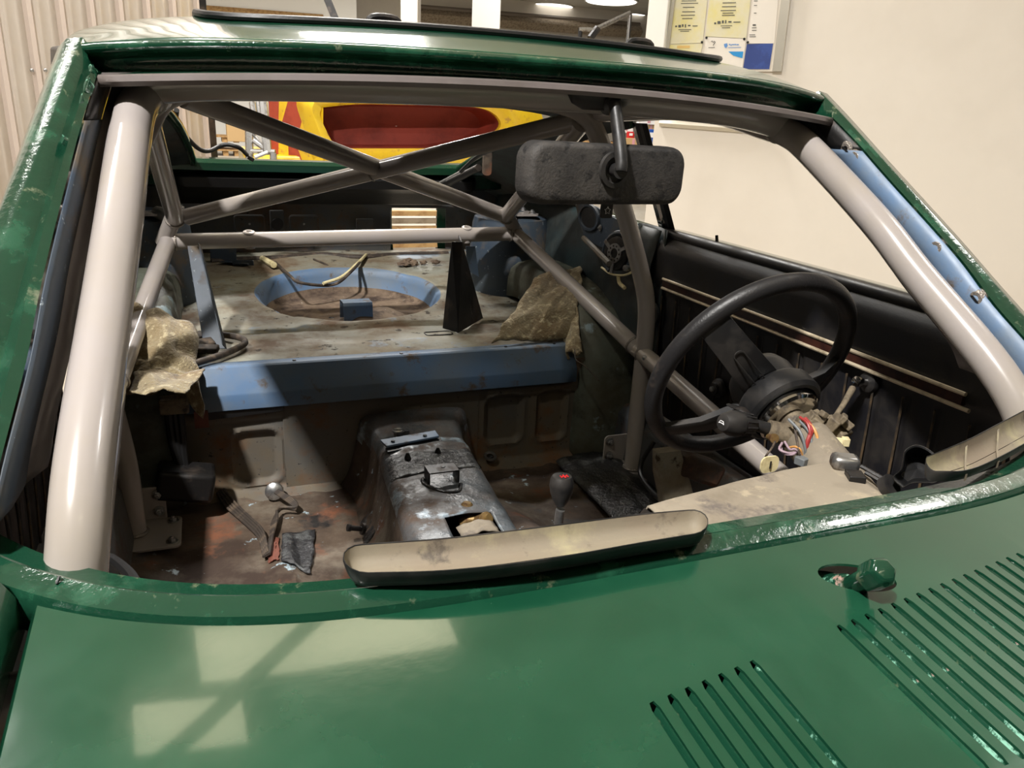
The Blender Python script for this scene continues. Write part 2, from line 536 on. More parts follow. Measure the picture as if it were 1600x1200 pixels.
# corrugated sheet wall on the left
LA = atD(20, 60, 4.5); LB = atD(324, 200, 5.6); LA.z = LB.z = 0
LD = (LB - LA).normalized(); LN = Vector((LD.y, -LD.x, 0))
if LN.dot(CAM - LA) < 0:
    LN = -LN
wl = bpy.data.objects.new('wall_left', None); COL.objects.link(wl); place(wl, LA, None); struct(wl)
Lw = (LB - LA).length
SP = Lw / 6.6
nb = 22
prof = [(0, 0), (.22, 0), (.25, .003), (.29, .003), (.32, 0), (.55, 0), (.58, .003), (.62, .003), (.65, 0), (1.0, 0)]
panel = None; rib = None
for i in range(nb):
    o0 = LB - LD * (SP * (i + 1))
    if panel is None:
        mb = MB()
        bot = [o0 + LD * (t * SP) + LN * h for t, h in prof]
        mb.rings([bot, [p + Vector((0, 0, CEIL)) for p in bot]], closed=False, caps=False)
        panel = mb.build('wall_panel', CORR, wl, solid=0.004, origin=o0)
        mb = MB()
        rp = [(-.20 * SP, 0.0), (-.12 * SP, .03), (.02 * SP, .03), (.10 * SP, 0.0), (.10 * SP, -.01), (-.2 * SP, -.01)]
        ring = [o0 + LD * (SP + t) + LN * h for t, h in rp]
        mb.rings([ring, [p + Vector((0, 0, CEIL)) for p in ring]])
        rib = mb.build('wall_rib', RIBM, wl, origin=o0, angle=20)
    else:
        inst(panel, 'wall_panel', o0, wl); inst(rib, 'wall_rib', o0, wl)
for px in (50, 71):
    p = None
    r = ray(px, 110); t = ((LA + LN * .03) - CAM).dot(LN) / r.dot(LN); p = CAM + r * t
    MB().lathe(p, LN, [(.011, -.003), (.011, .004), (.007, .008)], 10).build('sheet_screw', STEEL, wl)
struct(MB().box((LB.x + LD.x * .02, LB.y + LD.y * .02, CEIL / 2), (.05, .07, CEIL), Matrix.Rotation(math.atan2(LD.y, LD.x), 3, 'Z')).build('trim_3', DARKST))

# ceiling lamps: a housing and a glowing diffuser each
lamp_where = ['by the corrugated wall, the small square one', 'added as front fill, behind the viewer', 'added for the pale cowl reflection, the long one',
              'added for the pale cowl reflection, the short one', 'over the hall just behind the green car', 'beside the cream wall', 'over the far end of the corrugated wall',
              'behind the yellow car shell', 'in front of the bright white partition', 'near the far back wall']
for (lx, ly, sx, sy, w), wh in zip(LAMPS, lamp_where):
    t = thing('ceiling_lamp', 'white ceiling lamp panel ' + wh, 'ceiling lamp', (lx, ly, CEIL - 0.08), 'ceiling lamps of the hall')
    MB().box((lx, ly, CEIL - 0.03), (sx + .06, sy + .06, .06)).build('housing', WHITEP, t, bevel=.005)
    MB().box((lx, ly, CEIL - 0.07), (sx, sy, .02)).build('diffuser', LAMPM, t, bevel=.004)
MB_bar = MB().tube([(-1.1, 2.66, CEIL - .17), (.75, 4.52, CEIL - .17)], .05, 8).build('reflection_bar', STEELBEAM)  # added bar, cuts a dark diagonal into the cowl reflection
tag(MB_bar, 'grey bar added under the ceiling to stripe the cowl reflection', 'conduit')
far_l = ['leftmost of the three far ceiling lights above the green roof', 'topmost of the three far ceiling lights above the green roof', 'rightmost of the three far ceiling lights above the green roof']
for (px, py, s), lb in zip(((860, 10, 1.5), (955, 2, 1.6), (978, 25, 1.6)), far_l):
    p = atZ(px, py, CEIL - 0.03)
    t = thing('far_ceiling_light', 'bright ' + lb, 'ceiling light', (p.x, p.y, CEIL - .05), 'far ceiling lights')
    MB().lathe((p.x, p.y, CEIL - .02), (0, 0, 1), [(s * .55, -.02), (s * .55, .02)], 24).build('housing', WHITEP, t)
    MB().lathe((p.x, p.y, CEIL - .05), (0, 0, 1), [(s * .5, -.01), (s * .52, .01)], 24).build('diffuser', LAMPM2, t)

# far columns, rails and posts above the roof line


def column(name, px, w, d, mat, lab, dep=.4):
    p = atD(px, 30, d)
    o = MB().box((p.x, p.y, CEIL / 2), (w, dep, CEIL), Matrix.Rotation(-.35, 3, 'Z')).build(name, mat, bevel=.01)
    return tag(o, lab, 'column')


column('white_column', 760, .40, 11, WHITEP, 'wide white square column in the far hall, nearest the ceiling lights')
column('white_column', 642, .22, 10, WALLW, 'slim cream column in the far hall above the roof, left of the wide white column')
p0 = atD(512, 0, 9.5); p1 = atD(528, 40, 9.5)
tag(MB().tube([p0 + (p0 - p1) * 3, p1 + (p1 - p0) * 3], .06, 4).build('dark_prop', DARKST), 'dark leaning steel prop standing behind the green roof', 'prop')
pm = atY(400, 5, 24.0)
tag(MB().box((pm.x - .6, 24.0, CEIL / 2), (6.6, .1, CEIL)).build('far_partition', WHITEP), 'bright white partition behind the end of the corrugated wall', 'partition')
a = atY(312, 12, 23.9); b = atY(505, 27, 23.9)
tag(MB().tube([a, b], .07, 4).build('brown_rail', WOOD), 'thin brown rail along the bright white partition', 'rail')
a = atY(655, 22, 26.8); b = atY(1000, 50, 26.8)
tag(MB().tube([a, b], .22, 4).build('timber_rail', GREYWOOD), 'weathered timber rail along the far back wall', 'rail')
a = atY(655, 10, 26.6); b = atY(1000, 38, 26.6)
tag(MB().tube([a, b], .06, 4).build('dark_ledge', STEELBEAM), 'dark ledge running above the weathered timber rail', 'ledge')
p = atY(850, 30, 26.0)
a = atD(925, 48, 8.0); b = atD(985, 20, 8.0)
t = thing('handrail', 'shiny steel handrail sloping up behind the roof, beside the cream wall', 'handrail', atD(950, 60, 8.0))
MB().tube([a, b], .025, 10).build('rail_tube', STEEL, t)
MB().tube([b, Vector((b.x, b.y, 0))], .02, 10).build('post', STEEL, t)
a = atD(911, 56, 4.2)
t = thing('bench_clamp', 'small metal clamp on a stand poking up behind the green roof', 'clamp', a)
MB().tube([atD(905, 46, 4.2), atD(922, 46, 4.2), atD(932, 50, 4.2)], .012, 6).build('jaw', STEEL, t)
MB().tube([atD(907, 44, 4.2), Vector((a.x, a.y, 0))], .012, 6).build('stand', DARKST, t)
MB().tube([atD(922, 60, 4.2), atD(934, 44, 4.2)], .02, 8).build('handle', DARKST, t)

# noticeboard on the right wall
def wpoly(pts, off, th, mat, name, parent):
    q = [on_wall(x, y, off=off) for x, y in pts]
    return MB().poly(q, WRN * th).build(name, mat, parent)


def wq(x0, y0, x1, y1, dx):
    """board-aligned quad in pixels: dx = lean of vertical edges"""
    return [(x0, y0), (x1, y0), (x1 + dx, y1), (x0 + dx, y1)]


nb_ = thing('noticeboard', 'framed noticeboard on the cream wall with pinned sheets', 'noticeboard', on_wall(1130, 110))
wpoly([(1046, -130), (1240, -130), (1209, 112), (1034, 112)], .004, .012, WALLW, 'backing', nb_)
wpoly([(1238, -130), (1252, -130), (1222, 112), (1208, 112)], .004, .03, ALU, 'frame_edge', nb_)
wpoly([(1068, -130), (1073, -130), (1043, 112), (1038, 112)], .004, .03, ALU, 'frame_edge', nb_)
sheets = [('notice_sheet', [(1054, -60), (1112, -60), (1098, 67), (1043, 69)], PAPER, 'yellowed notice sheet with grey print, leftmost on the noticeboard'),
          ('notice_sheet', [(1116, -60), (1180, -60), (1166, 60), (1102, 57)], PAPER, 'yellowed notice sheet in the middle of the noticeboard'),
          ('notice_sheet', [(1044, 70), (1098, 68), (1090, 112), (1038, 112)], PAPER, 'pale yellow sheet below the leftmost notice sheet'),
          ('logo_sheet', [(1103, 58), (1166, 61), (1160, 108), (1098, 108)], PAPERW, 'white sheet with blue heart and shield logos and a blue wedge'),
          ('notice_sheet', [(1184, -60), (1221, -60), (1210, 68), (1168, 68)], PAPERW, 'grey white printed sheet, rightmost on the noticeboard'),
          ('blue_sheet', [(1167, 69), (1208, 68), (1202, 108), (1161, 108)], NAVY, 'navy blue sheet at the bottom right of the noticeboard')]
so = []
for nm, q, mt, lb in sheets:
    o = MB().poly([on_wall(x, y, off=.018) for x, y in q], WRN * .002).build(nm, mt)
    so.append(tag(o, lb, 'notice'))


def prints(sheet, rows, mat, name='print_line'):
    for x0, x1, y, h in rows:
        q = [on_wall(x0, y, off=.021), on_wall(x1, y - (x1 - x0) * .02, off=.021), on_wall(x1 - .1, y + h - (x1 - x0) * .02, off=.021), on_wall(x0 - .1, y + h, off=.021)]
        MB().poly(q, WRN * .0006).build(name, mat, sheet)


prints(so[0], [(1065, 1088, 1, 1), (1064, 1091, 5, 1), (1067, 1085, 11, 1.2), (1066, 1086, 18, 1.2), (1064, 1086, 23.5, 1.2), (1066, 1082, 28.5, 1.2),
               (1055, 1058, 40, 2.5), (1060, 1064, 39, 4), (1065.5, 1068, 38, 4), (1070, 1072, 38, 5), (1075, 1079, 39, 2), (1082, 1090, 40, 1.2), (1060, 1080, 46, 1), (1063, 1077, 48.5, 1)], INK)
prints(so[1], [(1129, 1150, 4, 1.2), (1128, 1150, 10, 1.2), (1126, 1150, 16, 1.2), (1129, 1146, 20, 1.2), (1128, 1148, 23.5, 1.2),
               (1116, 1119, 35, 3), (1121, 1126, 33, 4.5), (1128, 1131, 32, 4.5), (1133, 1135, 31.5, 5), (1138, 1143, 33, 2.5), (1146, 1157, 34, 1.4), (1126, 1144, 40, 1), (1128, 1141, 43, 1)], INK)
prints(so[2], [(1058, 1078, 71.5, 4)], pmat('ochre_print', (214, 180, 110), .7))
prints(so[4], [(1178, 1184, 1, 1), (1178, 1183, 8, 1), (1178, 1182, 20, 1), (1176, 1181, 38, 2.5), (1175, 1182, 43, 1), (1175, 1182, 47, 1), (1171, 1180, 54, 1), (1171, 1181, 57, 1)], INK)
# heart outline, shield and lettering of the logo sheet
hp = [(1111, 65), (1113, 64), (1114.3, 66.5), (1116, 64.2), (1117.5, 65.5), (1114, 71)]
MB().tube([on_wall(x, y, off=.021) for x, y in hp], .0022, 5).build('heart_logo', INK, so[3])
prints(so[3], [(1107, 1117, 74, .8)], INK)
sh = [(1131, 69), (1136, 67.5), (1137, 71), (1134.5, 75.5), (1132, 73.5)]
MB().poly([on_wall(x, y, off=.021) for x, y in sh], WRN * .0008).build('shield_logo', BLUEINK, so[3])


prints(so[3], [(1139, 1141, 68.6, 2), (1141.6, 1143, 69, 2.6), (1143.6, 1147, 68.9, 1.6), (1147.5, 1150, 68.7, 1.8), (1150.5, 1154.5, 69.1, 1.5)], BLUEINK, 'lettering')
prints(so[3], [(1138, 1158, 74, .8)], BLUEINK)
wd = [(1138, 80.5), (1161.5, 80.5), (1160, 91), (1146, 87)]
MB().poly([on_wall(x, y, off=.021) for x, y in wd], WRN * .0008).build('blue_wedge', SKYP, so[3])
pin = None
for k, (x, y) in enumerate(((1044, 66), (1097, 66), (1104, 59), (1163, 61), (1168.5, 66))):
    p = on_wall(x, y, off=.02)
    if pin is None:
        pin = MB().lathe(p, WRN, [(.007, 0), (.007, .006), (.004, .009)], 10).build('pin', DARKST, nb_, origin=p)
    else:
        inst(pin, 'pin', p, nb_)

# ================================================================== the green car: outer shell
car = thing('sports_car', 'stripped dark green sports car shell with its windscreen taken out', 'car', (0, 1.3, 0.05))


def lip_y(x):
    return 0.505 + 0.12 * (min(abs(x), .62) / .578) ** 5


def lip_z(x):
    return 0.82 + 0.02 * (abs(x) / .578) ** 6


# --- roof with sunroof opening
def crease(x):
    u = x / .527
    return Vector((x, .945 + .1 * u * u, 1.232 - .017 * u ** 4))


ys = [0, .05, .1, .16, .2, .3, .42, .52, .66, .85, 1.0]
SUN = (.385, 1.105, 1.55)


def roof_pt(u, y):
    """u -1..1 across, y world"""
    hw = .527 + .03 * sstep(1.0, 1.3, y) - .02 * sstep(1.5, 1.95, y)
    x = u * hw
    if y < 1.3:
        zc = 1.232 + .056 * math.sin(PI / 2 * min(1, (y - .945) / .36))
    else:
        zc = 1.288 - .085 * ((y - 1.3) / .65) ** 2
    z = zc - .022 * u * u - .018 * u ** 6 - .055 * max(0, abs(u) - .9) * 1.0
    return Vector((x, y, z))


xs = sorted(set([-1, -.97, -.92, -.85, -.78, -.715, -.5, -.25, 0, .25, .5, .715, .78, .85, .92, .97, 1]))
yrows = [0, 1, 2, 3, 'a', 1.2, 1.3, 1.42, 'b', 1.7, 1.85, 1.96]
mb = MB(); nx = len(xs)
rows = []
for r in yrows:
    row = []
    for u in xs:
        c = crease(u * .527)
        if r in (0, 1, 2, 3) and not isinstance(r, str):
            y = c.y + (SUN[1] - c.y) * (r / 4.0)
            p = roof_pt(u, y)
            k = 1 - r / 4.0
            if r == 0:
                p = c.copy()
            else:
                p.z = p.z * (1 - k ** 2) + (c.z + (p.z - c.z) * .75) * k ** 2
                p.x = c.x * k ** 2 + p.x * (1 - k ** 2)
        else:
            y = SUN[1] if r == 'a' else SUN[2] if r == 'b' else r
            y2 = max(y, c.y + .03 * yrows.index(r) / 4)
            p = roof_pt(u, y2)
        row.append(p)
    # edge roll down to the gutter
    for s_, end in ((-1, 0), (1, -1)):
        e = row[end] if s_ < 0 else row[end]
        k = 0.35 if r == 0 else 1.0
        q = [e + Vector((s_ * .014, 0.003, -.012 * k)), e + Vector((s_ * .022, .006, -.03 * k))]
        if s_ < 0:
            row = q[::-1] + row
        else:
            row = row + q
    rows.append(row)
mb.v = [p for r in rows for p in r]; W = len(rows[0])
for j in range(len(rows) - 1):
    for i in range(W - 1):
        xm = (rows[j][i].x + rows[j][i + 1].x) / 2
        if abs(xm) < SUN[0] + .005 and 4 <= j < 8:
            continue
        mb.f.append((j * W + i, j * W + i + 1, (j + 1) * W + i + 1, (j + 1) * W + i))
roof = mb.build('roof_panel', [GREEN, INNER], car, solid=.012, angle=70, sub=0)
roof.modifiers[0].material_offset = 1
md = roof.modifiers.new('subdivision', 'SUBSURF'); md.levels = 2; md.render_levels = 2
# move subdivision before solidify keeps the rim crisp
roof.modifiers.move(1, 0)
# sunroof seal: raised black frame round the opening
fr = []
for k in range(64):
    a = 2 * PI * k / 64
    ca, sa = math.cos(a), math.sin(a)
    n_ = 7.0
    q = (abs(ca) ** n_ + abs(sa) ** n_) ** (-1 / n_)
    x = ca * q * .40; y = (SUN[1] + SUN[2]) / 2 + sa * q * ((SUN[2] - SUN[1]) / 2 + .012)
    z = roof_pt(x / .55, y).z
    fr.append(Vector((x, y, z + .003)))
mb = MB().tube(fr + [fr[0]], .005, 8, caps=False)
mb.build('sunroof_seal', RUBBER, car)
MB().grid(lambda u, v: roof_pt((-.39 + .78 * u) / .55, SUN[1] - .004 + (SUN[2] - SUN[1] + .008) * v) + Vector((0, 0, -.001)), 10, 8).build('sunroof_panel', SUNGLASS, car, solid=.006)
for px, py in ((600, 29), (1000, 66)):
    p = atY(px, py, 1.53)
    mb = MB().tube(crom([p + Vector((-.03, 0, -.02)), p + Vector((-.022, 0, 0)), p + Vector((.022, 0, 0)), p + Vector((.03, 0, -.02))], 4), .007, 8)
    mb.tube([p + Vector((0, 0, -.005)), Vector((p.x, 1.56, roof_pt(p.x / .55, 1.56).z))], .006, 8)
    mb.build('sunroof_catch', DARKST, car)

# --- cant rails under the roof edge
for s in (-1, 1):
    P = crom([(s * .54, 1.12, 1.19), (s * .566, 1.25, 1.196), (s * .57, 1.5, 1.196), (s * .565, 1.75, 1.185)], 5)
    MB().rings([[p + Vector((s * x, 0, z)) for x, z in ((-.022, .03), (.016, .022), (.020, -.018), (.012, -.024), (-.012, -.02))] for p in P]).build('cant_rail', DARKST, car, bevel=.003)

# --- windscreen header: rolled edge, dark rebate and flange
def header_prof(x):
    u = x / .527
    c = crease(x)
    lip = Vector((x * .96, .928 + .068 * u * u, 1.198 - .02 * u * u))
    b = Vector((x * .975, c.y + .018, 0))
    return [c, c + Vector((0, -.006, -.003)), c + Vector((0, -.007, -.008)), c + Vector((0, -.002, -.013)),
            Vector((b.x, b.y, c.z - .014)), Vector((b.x, b.y + .002, lip.z + .006)), lip + Vector((0, .018, .003)), lip + Vector((0, .002, .002))]


def flange_prof(x):
    u = x / .527
    lip = Vector((x * .96, .928 + .068 * u * u, 1.198 - .02 * u * u))
    return [lip + Vector((0, .004, .0025)), lip + Vector((0, -.001, .001)), lip + Vector((0, -.002, -.003)), lip + Vector((0, .001, -.0065)), lip + Vector((0, .02, -.003)), lip + Vector((0, .05, .008))]


N = 40
rs = [header_prof(-.527 + 1.054 * i / N) for i in range(N + 1)]
hd = MB().rings(rs, closed=False, caps=False).build('windscreen_header', GREEN_ROUGH, car, solid=.002, angle=50, sub=1)
rs = [flange_prof(-.527 + 1.054 * i / N) for i in range(N + 1)]
MB().rings(rs, closed=False, caps=False).build('header_flange', TRIMGREY, hd, solid=.002, angle=50)  # paler grey paints in the gloss reflection along the flange
# chipped paint patches left of the header
for k, (px, py, sz) in enumerate(((135, 140, .02), (148, 112, .015), (125, 157, .008), (107, 217, .007))):
    pass

# --- windscreen pillars
F = [(.506, .995, 1.182), (.516, .94, 1.144), (.526, .88, 1.099), (.543, .757, 1.011), (.552, .69, .955), (.565, .61, .895), (.572, .585, .86)]
K = [(.522, 1.052, 1.222), (.534, 1.0, 1.184), (.551, .925, 1.126), (.58, .80, 1.03), (.594, .725, .972), (.612, .64, .905), (.62, .60, .865)]
O_ = [(.548, 1.057, 1.210), (.558, 1.01, 1.174), (.574, .935, 1.115), (.597, .815, 1.024), (.610, .74, .966), (.628, .655, .90), (.64, .62, .86)]


def pillar(s):
    sg = lambda p: Vector((p[0] * s, p[1], p[2]))
    rg = []
    for f, k, o in zip(F, K, O_):
        f, k, o = sg(f), sg(k), sg(o)
        d = o + Vector((s * .004, .05, -.012))
        i2 = f + Vector((-s * .014, .135, .0))
        f2 = f + Vector((s * .001, .004, .0))
        n1 = f * .55 + k * .45 + Vector((s * .002, .010, -.008))   # rebate
        rg.append([f, f * .8 + k * .2 + Vector((0, -.003, .003)), n1, k * .93 + f * .07, k, k * .5 + o * .5 + Vector((s * .003, -.003, .003)), o, d, i2, f2])
    # resample along the length
    rr = []
    n = len(rg[0])
    cols = [crom([r[i] for r in rg], 5) for i in range(n)]
    for j in range(len(cols[0])):
        rr.append([cols[i][j] for i in range(n)])
    p = MB().rings(rr).build('windscreen_pillar', GREEN_ROUGH, car, angle=52)
    # inner face, blue factory paint; darker on the left to paint in its shade
    rb = []; rt = []
    for j in range(0, len(cols[0])):
        a, b_ = cols[9][j], cols[8][j]
        off = Vector((-s * .0025, 0, 0))
        rb.append([a + off, a * .75 + b_ * .25 + off * 2.0, a * .45 + b_ * .55 + off])
        rt.append([a * .43 + b_ * .57 + off, a * .2 + b_ * .8 + off * 4, b_ + off * 2])
    # short of the top, where a dark face paints in the corner's shade
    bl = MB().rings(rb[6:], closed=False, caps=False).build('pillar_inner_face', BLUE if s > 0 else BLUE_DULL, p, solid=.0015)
    MB().rings(rb[:7], closed=False, caps=False).build('corner_shade_face', DARKST, p, solid=.0015)
    MB().rings(rt, closed=False, caps=False).build('pillar_trim', TRIMGREY, p, solid=.0015)
    return p, cols


pilR, pcR = pillar(1)
pilL, pcL = pillar(-1)
# weld nuts and slots on the right inner face
for px, py, r, slot in ((1340, 246, .0095, False), (1328, 232, .009, True), (1468, 388, .0105, False), (1533, 465, .010, True)):
    # point on the inner face: intersect by searching along the ray
    best = None
    for t in [i * .002 for i in range(300, 900)]:
        q = CAM + ray(px, py) * (t / FPX)
        for j in range(len(pcR[0])):
            c_ = pcR[9][j] * .72 + pcR[8][j] * .28
            dd = (q - c_).length
            if best is None or dd < best[0]:
                best = (dd, q, j)
    j = best[2]; c_ = pcR[9][j] * .72 + pcR[8][j] * .28
    along = (pcR[9][max(0, j - 1)] - pcR[9][min(len(pcR[0]) - 1, j + 1)]).normalized()
    ac = (pcR[8][j] - pcR[9][j]).normalized()
    nrm = along.cross(ac).normalized()
    if nrm.x > 0:
        nrm = -nrm
    q = best[1]
    q = q - nrm * ((q - c_).dot(nrm)) + nrm * .004
    q = q - nrm * .0005
    if px in (1340, 1468):
        pts = [q + nrm * .0002 + (ac * math.cos(a_) + along * math.sin(a_) * 1.6) * (.014 + .006 * nz(a_ * 1.7, px)) for a_ in [2 * PI * k_ / 20 for k_ in range(20)]]
        MB().poly(pts, -nrm * .003).build('bare_patch', STEEL, pilR)
    nut = MB().lathe(q, nrm, [(r * 1.4, -.003), (r * 1.3, .0005), (r, .001), (r * .9, .002), (r * .5, .002), (r * .45, -.003), (0, -.003)], 18, caps=False)
    w = nut.build('weld_nut', WELD, pilR)
    if slot:
        MB().box(q + nrm * .003, (.004, .012, .0012), Matrix((ac, along, nrm)).transposed()).build('slot', RUBBER, w)
    else:
        MB().lathe(q + nrm * -.001, nrm, [(r * .46, 0), (0.0001, .0005)], 12).build('bore', RUBBER, w)
# screw boss in the left pillar flange
pb = Vector((-.551, .715, .968))
p_ = atX(62, 478, -.553)
MB().lathe(p_, (1, -.3, .2), [(.013, -.006), (.012, .002), (.008, .004), (.006, .003), (.005, -.002)], 16).build('weld_nut', WELD, pilL)
# mint primer chips on the left corner and pillar
for k, (px, py, w, h) in enumerate(((138, 138, .016, .03), (150, 113, .02, .012), (107, 216, .010, .014), (143, 158, .008, .02))):
    j = {0: 3, 1: 1, 2: 9, 3: 5}[k]
    best = None
    for jj in range(len(pcL[0])):
        for fr_ in (.15, .3, .5, .7):
            c_ = pcL[0][jj].lerp(pcL[2][jj], fr_)
            d = (c_ - CAM); rr_ = ray(px, py)
            e = (d - rr_ * (d.dot(rr_) / rr_.dot(rr_))).length
            if best is None or e < best[0]:
                best = (e, jj, fr_)
    jj = best[1]; c_ = pcL[0][jj].lerp(pcL[2][jj], best[2])
    al = (pcL[0][max(0, jj - 1)] - pcL[0][min(len(pcL[0]) - 1, jj + 1)]).normalized()
    ac = (pcL[2][jj] - pcL[0][jj]).normalized()
    nn = al.cross(ac).normalized()
    if nn.dot(CAM - c_) < 0:
        nn = -nn
    pts = []
    for q in range(14):
        a_ = 2 * PI * q / 14
        rr2 = 1 + .45 * nz(q * .9, k * 3.3)
        pts.append(c_ + ac * (math.cos(a_) * w * .5 * rr2) + al * (math.sin(a_) * h * .5 * rr2) + nn * .006)
    MB().poly(pts, -nn * .007).build('paint_chip', MINT, pilL)

# --- cowl: lip flange, ridge, rebate, then the louvred panel
def cowl_prof(x, s=0):
    y, z = lip_y(x), lip_z(x)
    # outward direction (forward, and sideways at the corners)
    dy = (lip_y(x + .004) - lip_y(x - .004)) / .008
    n = Vector((dy, -1, 0)).normalized()
    b = Vector((x, y, 0))
    sl = [(-.004, z - .012), (0, z), (.010, z + .0005), (.0185, z + .001), (.020, z + .0045), (.0225, z + .0055), (.029, z + .0035), (.038, z - .001), (.0415, z - .008), (.043, z - .030)]
    return [b + n * d + Vector((0, 0, zz)) for d, zz in sl]


N = 90
rs = [cowl_prof(-.585 + 1.17 * i / N) for i in range(N + 1)]
sill = MB().rings(rs, closed=False, caps=False).build('windscreen_sill', GREEN_ROUGH, car, solid=.002, angle=24)
# small drain clip on the sill
p = atZ(200, 938, .826)
MB().tube(crom([p + Vector((-.012, 0, 0)), p + Vector((-.008, .004, .002)), p + Vector((.008, .004, .002)), p + Vector((.012, -.001, 0))], 5), .0015, 6).build('drain_clip', RUBBER, sill)
MB().tube([atZ(88, 912, .834), atZ(93, 900, .838)], .0012, 5).build('seam', RUBBER, sill)


def cowl_edge_y(x):
    return lip_y(x) - .0445 / max(.4, math.cos(math.atan((lip_y(x + .004) - lip_y(x - .004)) / .008)))


def cowl_z(x, y):
    return .820 + .008 * (abs(x) / .578) ** 4 + .0005 * nz(x, y, 0, 7) - .10 * (.46 - y) - .02 * (.46 - y) ** 2 - .03 * (x / .55) ** 2 * min(1, max(0, .6 - y))


# columns of the grid, aligned with the slots
slots = [(-.163 + .0145 * i, 0) for i in range(7)] + [(.012 + .0155 * i, 1) for i in range(17)]
SW = .0066
PX = -.535; PXR = .535
spd = atZ(1336, 916, .806)          # wiper spindle
cx0, cx1 = spd.x - .032, spd.x + .032
xsl = []
for x, g in slots:
    xsl += [(x - SW / 2), (x + SW / 2)]
xall = sorted(set([round(v, 5) for v in xsl + [PX, PXR, -.055, -.045, -.035, -.025, -.015, -.005] + [-.53 + .0125 * q for q in range(29)] + [.285 + .0125 * q for q in range(20)]]))


def slot_rear(x):
    return .358 + .135 * x


def slot_front(x):
    return .135 + .095 * sstep(-.05, 0.0, x)


# rows: rear edge, spindle rear, spindle front, slot rear, slot tip, slot tip front, slot front, bonnet shut line
def rowsy(x):
    e = cowl_edge_y(x)
    r = slot_rear(x); f_ = slot_front(x)
    return [e, e - .004, e * .85 + r * .15, e * .5 + r * .5, r, r - .006, r - .05, (r + f_) / 2, f_ + .02, f_ + .006, f_, f_ - .06, -.02, -.12]


mb = MB(); W = len(xall)
slotset = [(round(x - SW / 2, 5), round(x + SW / 2, 5)) for x, g in slots]
nrow = len(rowsy(0))
for j in range(nrow):
    for i, x in enumerate(xall):
        y = rowsy(x)[j]
        xx = x
        for (a, b) in slotset:
            if j in (4, 10) and x in (a, b):
                xx = x + ((a + b) / 2 - x) * .45
        z = cowl_z(x, y) - (.006 if j == 0 else 0)
        for (a, b) in slotset:
            if x in (a, b) and 4 <= j <= 10:
                z += .0012
        mb.v.append(Vector((xx, y, z)))
for j in range(nrow - 1):
    for i in range(W - 1):
        if 4 <= j < 10 and (xall[i], xall[i + 1]) in slotset:
            continue
        mb.f.append((j * W + i, j * W + i + 1, (j + 1) * W + i + 1, (j + 1) * W + i))
# turned down sides
for side in (0, W - 1):
    for j in range(nrow - 1):
        a, b = j * W + side, (j + 1) * W + side
        va, vb = mb.v[a], mb.v[b]
        s_ = -1 if side == 0 else 1
        n0 = len(mb.v)
        mb.v += [va + Vector((s_ * .003, 0, -.004)), vb + Vector((s_ * .003, 0, -.004)), va + Vector((s_ * .004, 0, -.03)), vb + Vector((s_ * .004, 0, -.03))]
        mb.f += [(a, b, n0 + 1, n0), (n0, n0 + 1, n0 + 3, n0 + 2)]
cowl = mb.build('cowl_panel', GREEN, car, solid=.0022, angle=60, weld=True)
# spindle hole cut through the panel
cut_me = MB()
ringa = []
for dz in (-.05, .05):
    ringa.append([Vector((spd.x + math.cos(a) * .037 * .8 + math.sin(a) * .006, spd.y + math.sin(a) * .017 - math.cos(a) * .012, spd.z + dz)) for a in [2 * PI * k / 28 for k in range(28)]])
cut_me.rings(ringa)
cutter = cut_me.build('spindle_cutter', GREEN, None)
md = cowl.modifiers.new('boolean', 'BOOLEAN'); md.object = cutter; md.operation = 'DIFFERENCE'; md.solver = 'EXACT'
dg = bpy.context.evaluated_depsgraph_get()
new = bpy.data.meshes.new_from_object(cowl.evaluated_get(dg))
cowl.modifiers.clear(); cowl.data = new
new.shade_smooth(); new.set_sharp_from_angle(angle=math.radians(50))
bpy.data.objects.remove(cutter)
# vanes inside the slots
vane = {}
for k, (x, g) in enumerate(slots):
    yr, yf = slot_rear(x) - .002, slot_front(x) + .002
    zr, zf = cowl_z(x, yr), cowl_z(x, yf)
    if True:
        mb = MB()
        n = 8
        rg = []
        for i in range(n + 1):
            t = i / n
            y = yr + (yf - yr) * t; z = zr + (zf - zr) * t + .0005
            rg.append([Vector((x + SW / 2 + .0015, y, z - .0003)), Vector((x + SW / 2 - .0006, y, z - .0022)), Vector((x + .0008, y, z - .0075)), Vector((x - SW / 2, y, z - .018)),
                       Vector((x - SW / 2, y, z - .019)), Vector((x + .0012, y, z - .0095)), Vector((x + SW / 2 + .0015, y, z - .0030))])
        mb.rings(rg)
        mb.build('louver', MINT if k in (6, 8, 9, 10, 15) else GREEN_ROUGH, cowl, angle=30)
# wiper spindle: flared boot, shaft, hexagonal cap
ax = (atZ(1372, 898, .838) - atZ(1318, 924, .800)).normalized()
w0 = atZ(1318, 922, .800)
sp = MB().lathe(w0 - ax * .014, ax, [(.024, -.012), (.021, -.004), (.0165, .006), (.0135, .014), (.0125, .02), (.010, .024)], 20).build('wiper_spindle', [MINT], car)
L_ = (atZ(1372, 898, .838) - w0).length
MB().lathe(w0, ax, [(.0085, 0), (.0085, L_ - .012)], 16).build('shaft', GREEN_ROUGH, sp)
MB().lathe(w0, ax, [(.0125, L_ - .014), (.0125, L_ + .004), (.0095, L_ + .009), (.003, L_ + .0105)], 6).build('cap_nut', GREEN_ROUGH, sp, bevel=.0015)

# plenum floor under the louvres so that the slots look into a dark box
mb = MB().grid(lambda u, v: (-.53 + 1.06 * u, -.1 + .56 * v, cowl_z(-.53 + 1.06 * u, -.1 + .56 * v) - .09), 8, 6)
mb.build('plenum_tray', DARKST, car, solid=.003)

